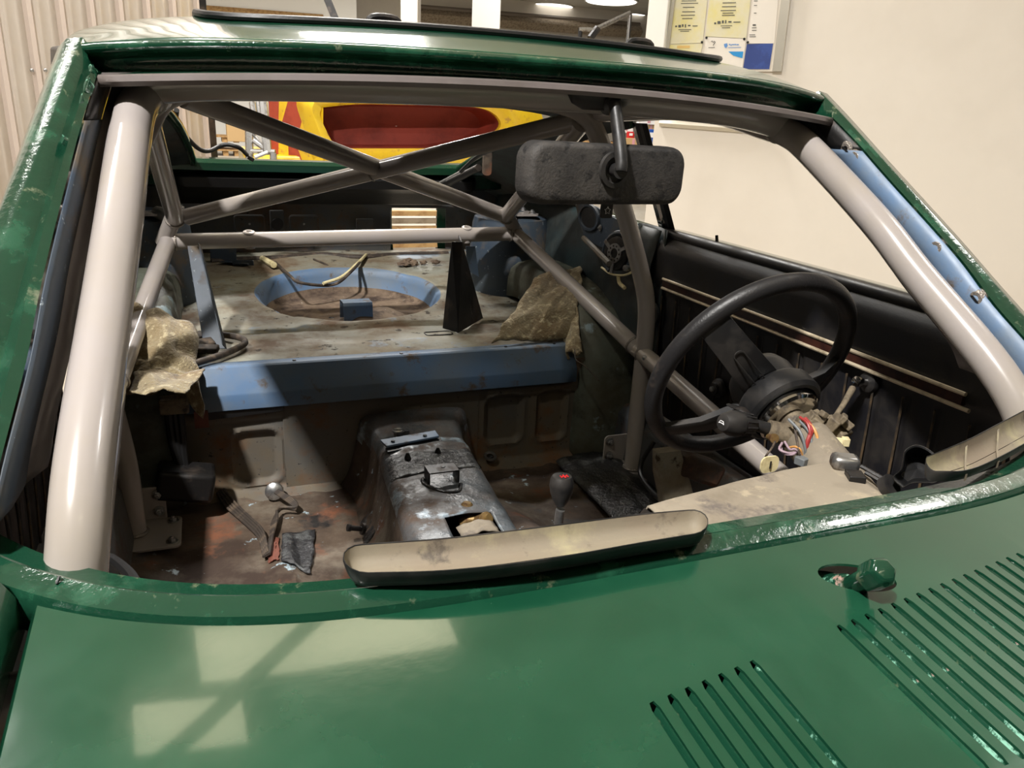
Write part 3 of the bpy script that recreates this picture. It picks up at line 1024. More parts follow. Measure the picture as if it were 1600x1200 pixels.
# --- fenders either side of the panel
for s in (-1, 1):
    def fen(u, v, s=s):
        y = -.25 + .91 * v
        w = u
        x0 = .552 + .09 * sstep(.555, .625, y)
        if w < .08:
            x = x0 - .002 * (1 - w / .08); z = cowl_z(.55, min(y, .5)) + .001 - .03 * (1 - w / .08)
        else:
            t = (w - .08) / .92
            x = x0 + (.802 - x0) * math.sin(t * PI / 2)
            z = cowl_z(.55, min(y, .5)) + .05 * sstep(.45, .66, y) + .004 + .018 * math.sin(min(1, t * 2) * PI) - .34 * (1 - math.cos(t * PI / 2))
        return (s * x, y, z)
    MB().grid(fen, 26, 16).build('front_fender', GREEN, car, solid=.003, angle=50)
    # scuttle corner joining fender, sill end and pillar foot
    rg = []
    pc = pcL if s < 0 else pcR
    e = pc[0][-1]
    pr = cowl_prof(s * .585)
    N2 = 10
    for i in range(N2 + 1):
        t = i / N2
        rg.append([Vector((s * (.585 + .10 * t * (1 if q < 0 else 1)), p_.y + t * (.03 + .004 * k_), p_.z - .02 * t * t + (.004 * (k_ < 5)) * t)) for k_, p_ in enumerate(pr) for q in (1,)])
    MB().rings(rg, closed=False, caps=False).build('scuttle_corner', GREEN_ROUGH, car, solid=.003)
    # bodyside between fender and door, outside the pillar foot
    mb = MB().grid(lambda u, v, s=s: (s * (.64 + .16 * math.sin(u * PI / 2)), .56 + .10 * v, .868 - .5 * u * u - .01 * v), 10, 3)
    mb.build('scuttle_side', GREEN, car, solid=.003)

# ================================================================== the car: cabin tub
# --- floor pan
def floor_z(x, y):
    z = .262 + .006 * nz(x, y, 0, 9) + .004 * nz(x, y, 3, 25)
    z += .012 * sstep(.28, .30, abs(x)) * (1 - sstep(.33, .35, abs(x))) * (1 - sstep(1.5, 1.6, y))
    z += .10 * sstep(1.05, .62, y)
    z += .03 * sstep(.50, .64, abs(x))
    return z


MB().grid(lambda u, v: (-.64 + 1.28 * u, .58 + 1.23 * v, floor_z(-.64 + 1.28 * u, .58 + 1.23 * v)), 90, 80).build('floor_pan', FLOORM, car, solid=.004)
# firewall
mb = MB().grid(lambda u, v: (-.62 + 1.24 * u, .60 - .10 * v * v, .27 + .53 * v + .0 * u), 12, 10)
mb.build('firewall', DARKST, car, solid=.004)
for s in (-1, 1):
    mb = MB().rings([[Vector((s * .60, y, .28)), Vector((s * .615, y, .40)), Vector((s * .64, y, .425)), Vector((s * .73, y, .42)), Vector((s * .76, y, .30)), Vector((s * .74, y, .2))] for y in (.55, .9, 1.3, 1.75)], closed=True)
    mb.build('door_sill', SLATE, car, bevel=.004)
    # kick panel ahead of the door
    mb = MB().grid(lambda u, v, s=s: (s * (.655 + .01 * math.sin(v * PI)), .50 + .14 * u, .28 + .50 * v), 4, 10)
    mb.build('kick_panel', DARKST, car, solid=.004)

# --- transmission tunnel
def tun_top(y):
    return .42 + .0 * y


def tun_cx(y):
    return .04 * max(0, y - 1.2) / .55


def tun(u, v):
    y = .60 + 1.17 * v
    t = tun_top(y)
    fl = max(0, (y - 1.66) / .12) ** 2.2
    hw = .098 + .02 * sstep(1.2, .7, y) + .045 * fl
    t += .035 * fl
    a = (u - .5) * 2
    # cross-section: flat top, rounded shoulder, flared sides
    s_ = abs(a)
    if s_ < .45:
        x = hw * (s_ / .45) * .82; z = t - .004 * (s_ / .45) ** 2
    elif s_ < .62:
        q = (s_ - .45) / .17 * PI / 2
        x = hw * .82 + .026 * math.sin(q); z = t - .004 - .026 * (1 - math.cos(q))
    else:
        q = (s_ - .62) / .38
        x = hw * .82 + .026 + .035 * q + .02 * q ** 6; z = (t - .03) + (floor_z(.2, y) - .004 - (t - .03)) * (q ** .92)
    x = x * (1 if a >= 0 else -1) + tun_cx(y)
    z += .0025 * nz(x, y, 1, 22)
    # bead across the top
    if s_ < .6:
        z += .006 * math.exp(-((y - 1.60) / .012) ** 2)
    return Vector((x, y, z))


HOLE = (1.10, 1.265)
tunnel = MB().grid(tun, 64, 110, skip=lambda u, v: abs(u - .55) < .13 and HOLE[0] < .60 + 1.17 * v < HOLE[1]).build('transmission_tunnel', TUNNEL, car, solid=.003)


def tunpt(x, y, dz=0):
    return Vector((x, y, tun_top(y) + dz))


# handbrake bracket with slot, tar band, U bracket, gear linkage
TZ = .42
tunnel.data.materials.append(FLOORM)
for p in tunnel.data.polygons:
    if p.center.z + WLOC[tunnel.name].z < TZ - .035:
        p.material_index = 1


def tp(px, py, dz=0.0):
    return atZ(px, py, TZ + dz)


MB().poly([tp(594, 690, .014), tp(604, 700, .010), tp(686, 684, .010), tp(680, 675, .014)], (0, 0, .005)).build('seat_belt_plate', BLUE, tunnel, bevel=.001)
MB().poly([tp(602, 702, .004), tp(606, 708, .003), tp(691, 690, .003), tp(688, 685, .004)], (0, 0, .003)).build('plate_slot', RUBBER, tunnel)
for px, py in ((614, 689), (664, 680)):
    MB().lathe(tp(px, py, .0185), (0, 0, 1), [(.005, 0), (.004, .0012)], 12).build('plate_hole', RUBBER, tunnel)
MB().torus(tp(622, 673, .012), (0, .1, 1), .012, .0035, 24, 8).build('belt_eye', STEEL, tunnel)
MB().poly([tp(618, 677, .006), tp(640, 674, .006), tp(638, 680, .006), tp(620, 682, .006)], (0, 0, .0015)).build('eye_hole', RUBBER, tunnel)
tb0, tb1 = tp(650, 742).y, tp(655, 709).y


def tar(u, v):
    y = tb0 + (tb1 - tb0) * v + .008 * nz(u * 5, v * 2)
    q = tun(.5 + (u - .5) * 1.0, (y - .6) / 1.17)
    return q + Vector((0, 0, .004 + .006 * abs(nz(u * 6, v * 6, 2)) + .003 * nz(u * 18, v * 14)))


MB().grid(tar, 40, 20).build('bitumen_band', TAR, tunnel, solid=.004)
for px, py in ((637, 716), (684, 708)):
    MB().lathe(tp(px, py, .006), (0, 0, 1), [(.008, 0), (.006, .006), (.003, .014)], 10).build('stud', DARKST, tunnel)
ubc = (tp(690, 752) + tp(690, 752)) / 2
ub = MB()
ub.box(ubc + Vector((0, 0, .030)), (.066, .040, .003))
ub.box(ubc + Vector((-.032, 0, .014)), (.003, .040, .032)); ub.box(ubc + Vector((.032, 0, .014)), (.003, .040, .032))
ub.build('handbrake_bracket', DARKST, tunnel, bevel=.001)
MB().lathe(ubc + Vector((.004, .004, .0318)), (0, 0, 1), [(.005, 0), (.004, .001)], 12).build('bracket_hole', RUBBER, tunnel)
MB().tube(crom([tp(668, 750, .003), tp(660, 748, .003), tp(664, 757, .003), tp(690, 768, .003), tp(716, 768, .003), tp(720, 756, .003)], 5), .004, 8).build('bracket_rim', TAR, tunnel)
# rusty linkage in the gear lever opening
MB().lathe(tp(729, 798, -.012), (.1, .1, 1), [(.016, -.03), (.018, .0), (.014, .012), (.008, .018)], 14).build('linkage_knuckle', BRASS, tunnel)
MB().lathe(tp(757, 812, -.01), (.3, -.6, .4), [(.012, -.035), (.012, 0), (.015, .002), (.015, .008), (.009, .010), (.009, .016)], 12).build('linkage_pin', BRASS, tunnel)
MB().tube([tp(722, 818, -.03), tp(732, 812, -.02), tp(750, 812, -.02)], .011, 10).build('linkage_rod', BRASS, tunnel)
rc0 = tp(742, 824, -.004)
MB().grid(lambda u, v: (rc0.x - .035 + .075 * u, rc0.y - .03 + .04 * v, rc0.z + .010 * math.sin(u * 3) + .006 * nz(u * 4, v * 4)), 10, 8).build('linkage_rag', DUST, tunnel, solid=.004)
MB().box((.01, 1.2, .35), (.17, .2, .01)).build('gearbox_top', DARKST, tunnel)

# --- rear bulkhead with pressed panels
BY = 1.79
pan = []
for (x0, y0, x1, y1) in ((362, 672, 438, 755), (757, 615, 815, 692), (836, 607, 884, 686)):
    a = atY(x0, (y0 + y1) / 2, BY); b = atY(x1, (y0 + y1) / 2, BY); c = atY((x0 + x1) / 2, y0, BY); d = atY((x0 + x1) / 2, y1, BY)
    pan.append(((a.x + b.x) / 2, (c.z + d.z) / 2, abs(b.x - a.x) / 2, abs(c.z - d.z) / 2))


def bulk(u, v):
    x = -.62 + 1.24 * u; z = .25 + .30 * v
    y = BY
    for cx, cz, hw, hh in pan:
        d = rr_sdf(x, z, cx, cz, hw, hh, .028)
        y += .011 * (1 - sstep(-.008, .001, d)) - .004 * math.exp(-((d - .004) / .004) ** 2)
    # horizontal bead above the pressings
    if x < -.27 or x > .235:
        y -= .008 * sstep(.455, .462, z) * (1 - sstep(.478, .486, z))
    # foot sweeps into the floor
    y -= .05 * (1 - sstep(.25, .285, z)) ** 2
    y += .0012 * nz(x, z, 0, 10)
    return (x, y, z)


bulkhead = MB().grid(bulk, 190, 56).build('rear_bulkhead', BULK, car, solid=.003, angle=60)
a = atY(440, 620, BY - .006); b = atY(750, 585, BY - .006)
cz0 = .272
q = [Vector((a.x, BY - .005, a.z)), Vector((b.x, BY - .005, b.z + .004)), Vector((b.x, BY - .005, cz0 + .02)), Vector((b.x - .04, BY - .012, cz0)), Vector((a.x + .16, BY - .012, cz0 - .006)), Vector((a.x, BY - .012, cz0 - .004))]
MB().poly(q, (0, .006, 0)).build('cover_plate', BULK, bulkhead, bevel=.001)
# --- blue lip capping the bulkhead
def lipz(x):
    return .586
lx0, lx1 = -.485, .49
sec = [(1.835, .586), (1.802, .587), (1.797, .584), (1.765, .530), (1.763, .525), (1.763, .492), (1.770, .488)]
rs = []
for i in range(21):
    x = lx0 + (lx1 - lx0) * i / 20
    rs.append([Vector((x, y + .0006 * nz(x * 9, y * 3), z)) for y, z in sec])
deck_lip = MB().rings(rs, closed=False, caps=False).build('deck_lip', BLUE, car, solid=.0025, angle=25)
for x in (-.47, -.24, .02, .3, .44):
    MB().lathe((x, 1.812, .588), (0, 0, 1), [(.0045, -.001), (.004, .001)], 10).build('screw_hole', RUBBER, deck_lip)
# lower edge of the lip, step with red seam sealer at the left
MB().box((-.455, 1.758, .478), (.03, .006, .04)).build('red_seam', PLATEB, deck_lip)
MB().poly([Vector((-.44, 1.768, .488)), Vector((-.275, 1.768, .488)), Vector((-.275, 1.768, .478)), Vector((-.44, 1.768, .470))], (0, .01, 0)).build('shadow_gap', RUBBER, deck_lip)

# --- load deck with the spare wheel well
WC = Vector((0, 2.44)); WRAD = .285


def deck_z(x, y):
    z = .580 + .075 * max(0, y - 2.1)
    z += .004 * nz(x, y, 0, 6) + .0015 * nz(x, y, 0, 24)
    if abs(x) < .5:
        for yy in (1.93, 1.985, 2.05):
            z += .005 * math.exp(-((y - yy) / .010) ** 2)
    z -= .006 * (1 - sstep(-.01, .01, rr_sdf(x, y, -.33, 2.18, .14, .10, .04)))
    return z


NA = 144
def rect_hit(a):
    ca, sa = math.cos(a), math.sin(a)
    hx = .66
    hy = (2.97 - WC.y) if sa > 0 else (WC.y - 1.815)
    t = min(hx / abs(ca) if abs(ca) > 1e-6 else 9, hy / abs(sa) if abs(sa) > 1e-6 else 9)
    return ca * t, sa * t


rs = []
for r, dz in ((.001, -.078), (.09, -.078), (.12, -.074), (.2, -.078), (.25, -.078), (.262, -.073), (.27, -.062), (.276, -.025), (.281, -.008), (.292, .001), (.305, .002), (.315, 0)):
    ring = []
    for k in range(NA):
        a = 2 * PI * k / NA
        x = WC.x + math.cos(a) * r; y = WC.y + math.sin(a) * r
        base = deck_z(x, y) if r > .27 else .580 + .075 * (WC.y + math.sin(a) * .28 * (r / .28) - 2.1)
        z = base + dz
        if r < .25 and math.hypot(x - .06, y - 2.36) < .12:
            z += .03 * (1 - sstep(.06, .12, math.hypot(x - .06, y - 2.36)))
        ring.append(Vector((x, y, z + .002 * nz(x, y, 0, 14))))
    rs.append(ring)
for k2 in range(1, 15):
    t = k2 / 14
    ring = []
    for k in range(NA):
        a = 2 * PI * k / NA
        hx, hy = rect_hit(a)
        x = WC.x + (math.cos(a) * .315) * (1 - t) + hx * t; y = WC.y + (math.sin(a) * .315) * (1 - t) + hy * t
        ring.append(Vector((x, y, deck_z(x, y))))
    rs.append(ring)
deck = MB().rings(rs, True, False)
deck = deck.build('rear_deck', [DECK, WELL, BLUE], car, solid=.003, angle=50)
for p in deck.data.polygons:
    rr_ = math.hypot(p.center.x + WLOC[deck.name].x - WC.x, p.center.y + WLOC[deck.name].y - WC.y)
    p.material_index = 1 if rr_ < .272 else 2 if rr_ < .29 else 0
# spare wheel hold-down bracket in the well
bz = .535
mb = MB()
prof_ = [(-.035, bz), (-.032, bz + .05), (-.024, bz + .058), (.03, bz + .06), (.036, bz + .052), (.04, bz - .01), (.06, bz - .014)]
mb.rings([[Vector((.005 + dx, 2.36 - q, z)) for q, z in prof_] for dx in (-.045, -.02, .02, .045)], closed=False, caps=False)
mb.build('spare_wheel_bracket', BLUE, deck, solid=.003, bevel=.001)
MB().lathe((-.06, 2.42, .53), (0, 0, 1), [(.012, 0), (.010, .001)], 12).build('drain_hole', RUBBER, deck)
# small stamped slots in the deck
for px, py, w in ((380, 552, .05), (482, 543, .045), (685, 520, .05), (697, 502, .03)):
    p = atZ(px, py, .587); p.z = deck_z(p.x, p.y) + .001
    o = [p + Vector((x, y, 0)) for x, y in rrect(w * 1.5, .034, .008, 4)]
    MB().tube(o + [o[0]], .0022, 6, caps=False).build('stamped_slot', DARKST, deck)

# --- wheel arches and strut towers
def arch(s):
    prof_ = [(1.735, .255), (1.735, .36), (1.742, .45), (1.765, .54), (1.81, .62), (1.89, .68), (2.0, .715), (2.15, .73), (2.3, .725), (2.45, .70), (2.58, .655), (2.68, .59), (2.70, .56)]
    P = crom([(0, y, z) for y, z in prof_], 5)
    rg = []
    for p in P:
        c = Vector((0, 2.18, .35)); d = (Vector((0, p.y, p.z)) - c)
        row = []
        for x, k in ((.70, 1.0), (.62, 1.0), (.56, .995), (.525, .975), (.505, .93), (.497, .86), (.493, .70)):
            q = c + d * k
            row.append(Vector((s * (x + .006 * nz(q.y, q.z, x, 8)), q.y, q.z + .004 * nz(q.y, q.z, 5, 10))))
        rg.append(row)
    return MB().rings(rg, closed=False, caps=False).build('wheel_arch', ARCHM, car, solid=.003)


archL = arch(-1); archR = arch(1)
towers = []
for s, tx in ((-1, -.585), (1, .545)):
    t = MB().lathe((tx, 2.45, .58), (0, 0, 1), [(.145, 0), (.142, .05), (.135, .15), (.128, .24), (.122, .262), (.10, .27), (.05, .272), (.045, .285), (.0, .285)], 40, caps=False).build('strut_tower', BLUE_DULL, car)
    towers.append(t)
    for k in range(3):
        a = .6 + k * 2.09
        mb = MB(); bolt(mb, (tx + .07 * math.cos(a), 2.45 + .07 * math.sin(a), .851), (0, 0, 1), .009, .008)
        mb.build('tower_nut', STEEL, t)
# brace from the left tower to the deck: a blue angle strip
a0 = atY(303, 385, 2.12); a1 = atZ(336, 545, .592)
d = (a1 - a0).normalized(); u_ = Vector((1, -.35, 0)).normalized(); w_ = d.cross(u_).normalized()
mb = MB()
for sgn in (0,):
    mb.hexa([a0 - u_ * .016, a0 + u_ * .016, a0 + u_ * .016 + w_ * .003, a0 - u_ * .016 + w_ * .003], [a1 - u_ * .026, a1 + u_ * .026, a1 + u_ * .026 + w_ * .003, a1 - u_ * .026 + w_ * .003])
    mb.hexa([a0 + u_ * .016, a0 + u_ * .019, a0 + u_ * .019 + w_ * .02, a0 + u_ * .016 + w_ * .02], [a1 + u_ * .026, a1 + u_ * .029, a1 + u_ * .029 + w_ * .03, a1 + u_ * .026 + w_ * .03])
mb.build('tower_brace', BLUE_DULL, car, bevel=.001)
# right gusset: dark folded plate in front of the right tower
g0 = atZ(692, 513, .588); g1 = atZ(745, 515, .588)
top0 = atY(706, 378, g0.y + .03); top1 = atY(722, 378, g0.y + .03)
mb = MB()
mb.poly([g0, atZ(716, 520, .588), top1, top0], (0, .003, 0))
mb.poly([atZ(716, 520, .588), g1 + Vector((.06, .12, 0)), top1 + Vector((.03, .12, 0)), top1], (-.003, .002, 0))
mb.build('tower_gusset', DARKST, car)
st0 = atY(728, 385, 2.25)
MB().poly([st0, st0 + Vector((.03, 0, 0)), st0 + Vector((.035, -.03, -.09)), st0 + Vector((.0, -.02, -.07))], (0, .003, 0)).build('bracket_tab', BLUE, car)

# little bent bracket at the back left of the deck
p = atZ(365, 415, .63)
mb = MB()
mb.box(p + Vector((-.03, .03, .035)), (.085, .003, .06)); mb.box(p + Vector((.01, -.015, .012)), (.10, .05, .003), Matrix.Rotation(-.5, 3, 'Z') @ Matrix.Rotation(-.15, 3, 'X'))
mb.box(p + Vector((.03, -.045, .018)), (.07, .003, .018), Matrix.Rotation(-.25, 3, 'Z'))
mb.build('jack_bracket', BLUE_DULL, car, bevel=.001)

# --- tail panel, hatch sill, lamp aperture
TY = 2.95
xh0, xh1 = atY(612, 350, TY).x, atY(698, 350, TY).x
zh0, zh1 = atY(655, 394, TY).z, atY(655, 326, TY).z
mb = MB()
cols = [-.70, -.56, -.40, -.25, -.1, .05, xh0, xh1, .58, .70]
rowsz = [.60, zh0, .70, .76, zh1, .87, .90]
for z in rowsz:
    for x in cols:
        mb.v.append(Vector((x, TY + .03 * (1 - (x / .7) ** 2), z)))
W = len(cols)
for j in range(len(rowsz) - 1):
    for i in range(W - 1):
        xm = (cols[i] + cols[i + 1]) / 2; zm = (rowsz[j] + rowsz[j + 1]) / 2
        if zh0 < zm < zh1 and (xh0 < xm < xh1 or -xh1 < xm < -.40 and False):
            continue
        mb.f.append((j * W + i, j * W + i + 1, (j + 1) * W + i + 1, (j + 1) * W + i))
tail = mb.build('tail_panel', SLATE, car, solid=.004)
for px in (390, 475):
    p = atY(px, 350, TY - .012)
    o = [p + Vector((x, 0, z)) for x, z in rrect(.10, .06, .01, 4)]
    MB().tube(o + [o[0]], .004, 6, caps=False).build('tail_pressing', SLATE, tail)
    MB().lathe(p, (0, -1, 0), [(.004, 0), (.003, .004)], 8).build('rivet', STEEL, tail)
p = atY(433, 350, TY - .01)
MB().box(p, (.05, .01, .10)).build('tail_bracket', SLATE, tail, bevel=.004)
MB().lathe(p + Vector((0, -.006, 0)), (0, -1, 0), [(.022, 0), (.020, .002)], 20).build('tail_hole', RUBBER, tail)
p = atY(570, 352, TY - .01)
MB().box(p, (.065, .006, .05)).build('catch_plate', SLATE, tail, bevel=.002)
# hatch sill: green outer edge, black rebate
sec = [(2.79, .985), (2.755, .982), (2.745, .972), (2.75, .952), (2.80, .945), (2.81, .925), (2.80, .90), (2.90, .885), (2.95, .88)]
rs = []
for i in range(25):
    x = -.60 + 1.2 * i / 24
    k = (x / .6) ** 2
    rs.append([Vector((x, y - .10 * k, z + .012 * k)) for y, z in sec])
hs = MB().rings(rs, closed=False, caps=False).build('hatch_sill', GREEN, car, solid=.003, angle=40)
rs = []
for i in range(25):
    x = -.50 + 1.0 * i / 24
    k = (x / .6) ** 2
    rs.append([Vector((x, y - .10 * k, z + .012 * k)) for y, z in ((2.775, .938), (2.765, .925), (2.775, .895), (2.86, .87), (2.9, .83), (2.93, .825))])
MB().rings(rs, closed=False, caps=False).build('hatch_rebate', RUBBER, car, solid=.003)
# outer tail skin
MB().grid(lambda u, v: (-.72 + 1.44 * u, 2.98 + .06 * math.sin(v * PI) - .08 * (2 * u - 1) ** 4, .55 + .42 * v), 16, 6, skip=lambda u, v: xh0 - .02 < -.72 + 1.44 * u < xh1 + .02 and zh0 - .03 < .55 + .42 * v < zh1 + .03).build('tail_skin', GREEN, car, solid=.002)

# --- rear quarters: outer skin and dark inner skin, side window left open
QE = [  # along y: hatch edge (x,z), shoulder (x,z), belt (x,z)
    (1.72, (.53, 1.215), (.575, 1.15), (.70, .905)),
    (1.95, (.50, 1.185), (.575, 1.12), (.71, .905)),
    (2.20, (.455, 1.12), (.575, 1.06), (.715, .905)),
    (2.45, (.435, 1.055), (.59, 1.00), (.715, .90)),
    (2.70, (.425, .985), (.60, .945), (.71, .885)),
    (2.95, (.42, .93), (.60, .905), (.70, .86))]
for s in (-1, 1):
    rg = []
    ycurve = crom([Vector((q[0], q[1][0], q[1][1])) for q in QE], 5)
    sh = crom([Vector((q[0], q[2][0], q[2][1])) for q in QE], 5)
    be = crom([Vector((q[0], q[3][0], q[3][1])) for q in QE], 5)
    rin = []
    for a, b, c in zip(ycurve, sh, be):
        A = Vector((s * a.y, a.x, a.z)); B = Vector((s * b.y, b.x, b.z)); C_ = Vector((s * c.y, c.x, c.z))
        row = [A + Vector((-s * .0, 0, -.02)), A, A.lerp(B, .5) + Vector((s * .012, 0, .012)), B]
        row += [B.lerp(C_, t) + Vector((s * .01 * math.sin(t * PI), 0, 0)) for t in (.25, .5, .75, 1)]
        row += [Vector((s * (c.y + .045), c.x, c.z - .12)), Vector((s * (c.y + .05), c.x, c.z - .30))]
        rg.append(row)
    mb = MB().rings(rg, closed=False, caps=False)
    nr = len(rg[0]); fs = []
    for f_ in mb.f:
        cc = sum((mb.v[i] for i in f_), Vector()) / 4
        k = min(range(len(rg)), key=lambda i: abs(rg[i][3].y - cc.y))
        wh = 1.73 < cc.y < 2.19 - .5 * max(0, cc.z - .93) and cc.z > .90 and (rg[k][3].z - .005) > cc.z
        if not wh:
            fs.append(f_)
    mb.f = fs
    q_out = mb.build('quarter_panel', [GREEN, INNER], car, solid=.018, off=-1 if s > 0 else -1)
    q_out.modifiers[0].material_offset = 1
    # inner trim panel below the quarter window
    zq = lambda y: .905 - .02 * max(0, y - 2.2)
    mb = MB().grid(lambda u, v, s=s: (s * (.665 - .03 * math.sin(v * PI) + .003 * nz(u * 3, v * 3)), 1.70 + 1.2 * u, .55 + (zq(1.70 + 1.2 * u) - .55) * v), 30, 12)
    mb.build('inner_quarter', INNER, car, solid=.003)

# right rear inner quarter: blue speaker plate with round hole, belt reel
SX = .625
def onS(px, py, X=SX):
    return atX(px, py, X)
pp = [onS(898, 318), onS(930, 322), onS(968, 345), onS(972, 372), onS(948, 378), onS(940, 388), onS(912, 372)]
spk = MB().poly(pp, (.006, 0, 0)).build('speaker_plate', BLUE_DULL, car, bevel=.002)
c = onS(921, 340)
e1 = onS(913, 322) - c
rgs = []
for sc, dx in ((1.35, -.001), (1.25, -.006), (1.05, -.006), (1.0, -.002), (.98, .0)):
    rgs.append([c + Vector((dx, math.cos(a) * .052 * sc, math.sin(a) * .030 * sc + 0)) for a in [2 * PI * k / 28 for k in range(28)]])
MB().rings(rgs, True, False).build('speaker_rim', BLUE_DULL, spk)
MB().poly([c + Vector((-.002, math.cos(a) * .050, math.sin(a) * .029)) for a in [2 * PI * k / 28 for k in range(28)]], (.001, 0, 0)).build('speaker_hole', RUBBER, spk)
mb = MB(); bolt(mb, onS(938, 356, SX - .002), (-1, 0, 0), .006, .004); mb.build('plate_screw', STEEL, spk)
# seat belt reel
rc = onS(964, 396, .60)
reel = MB().lathe(rc, (-1, -.25, .1), [(.045, -.03), (.046, .0), (.044, .006), (.036, .008)], 30).build('belt_reel', DARKST, car)
R2 = Vector((-1, -.25, .1)).normalized()
u_, w_, d_ = frame_of(R2)
ring = MB()
ring.lathe(rc + d_ * .008, d_, [(.013, 0), (.026, 0), (.026, .003), (.013, .003), (.013, 0)], 28, caps=False)
for a in (.5, 2.6, 4.7):
    v1 = (u_ * math.cos(a) + w_ * math.sin(a))
    v2 = d_.cross(v1)
    ring.box(rc + d_ * .0095 + v1 * .038, (.028, .010, .003), Matrix((v1, v2, d_)).transposed())
rw = ring.build('ratchet_wheel', STEEL, reel)
for k in range(10):
    a = 2 * PI * k / 10
    MB().lathe(rc + d_ * .0112 + (u_ * math.cos(a) + w_ * math.sin(a)) * .0195, d_, [(.0028, 0), (.0024, .0006)], 8).build('ratchet_hole', RUBBER, rw)
MB().torus(rc - d_ * .004, d_, .053, .008, 36, 8, -.6, PI + 1.2).build('reel_guard', BLUE_DULL, reel)
# brown dome above the right arch and a rail strip
MB().tube(crom([onS(912, 372, .60), onS(935, 395, .58), onS(952, 412, .56)], 4), .008, 8).build('arch_rail', BULK, car)
# B-post inner face behind the door, with an oval hole
bp = MB().grid(lambda u, v: (.665 + .015 * math.sin(u * PI), 1.64 + .14 * u + .03 * v, .36 + .55 * v), 6, 14)
bpost = bp.build('door_post', INNER, car, solid=.004)
c = atX(1022, 491, .655)
MB().poly([c + Vector((-.002, math.cos(a) * .022, math.sin(a) * .026)) for a in [2 * PI * k / 24 for k in range(24)]], (.001, 0, 0)).build('post_hole', RUBBER, bpost)
o = [c + Vector((-.003, math.cos(a) * .024, math.sin(a) * .028)) for a in [2 * PI * k / 24 for k in range(25)]]
MB().tube(o, .004, 6, caps=False).build('hole_rim', INNER, bpost)
bpl = MB().grid(lambda u, v: (-.665 - .015 * math.sin(u * PI), 1.64 + .14 * u + .03 * v, .36 + .55 * v), 6, 14).build('door_post', INNER, car, solid=.004)
# window pillar between door and quarter glass
for s in (-1, 1):
    rg = []
    for t, w in ((0, .016), (.5, .014), (1, .012)):
        z = .90 + .26 * t; y = 1.735 - .02 * t; x = .70 - .125 * t
        rg.append([Vector((s * x, y - w, z)), Vector((s * (x - .012), y - w * .6, z)), Vector((s * (x - .012), y + w * .6, z)), Vector((s * x, y + w, z)), Vector((s * (x + .008), y, z))])
    wf = MB().rings(rg).build('window_frame', CHROME, car, angle=25)
    rg = [[p + Vector((s * .004, -.028, 0)) for p in r] for r in rg]
    MB().rings(rg).build('window_seal', RUBBER, car)

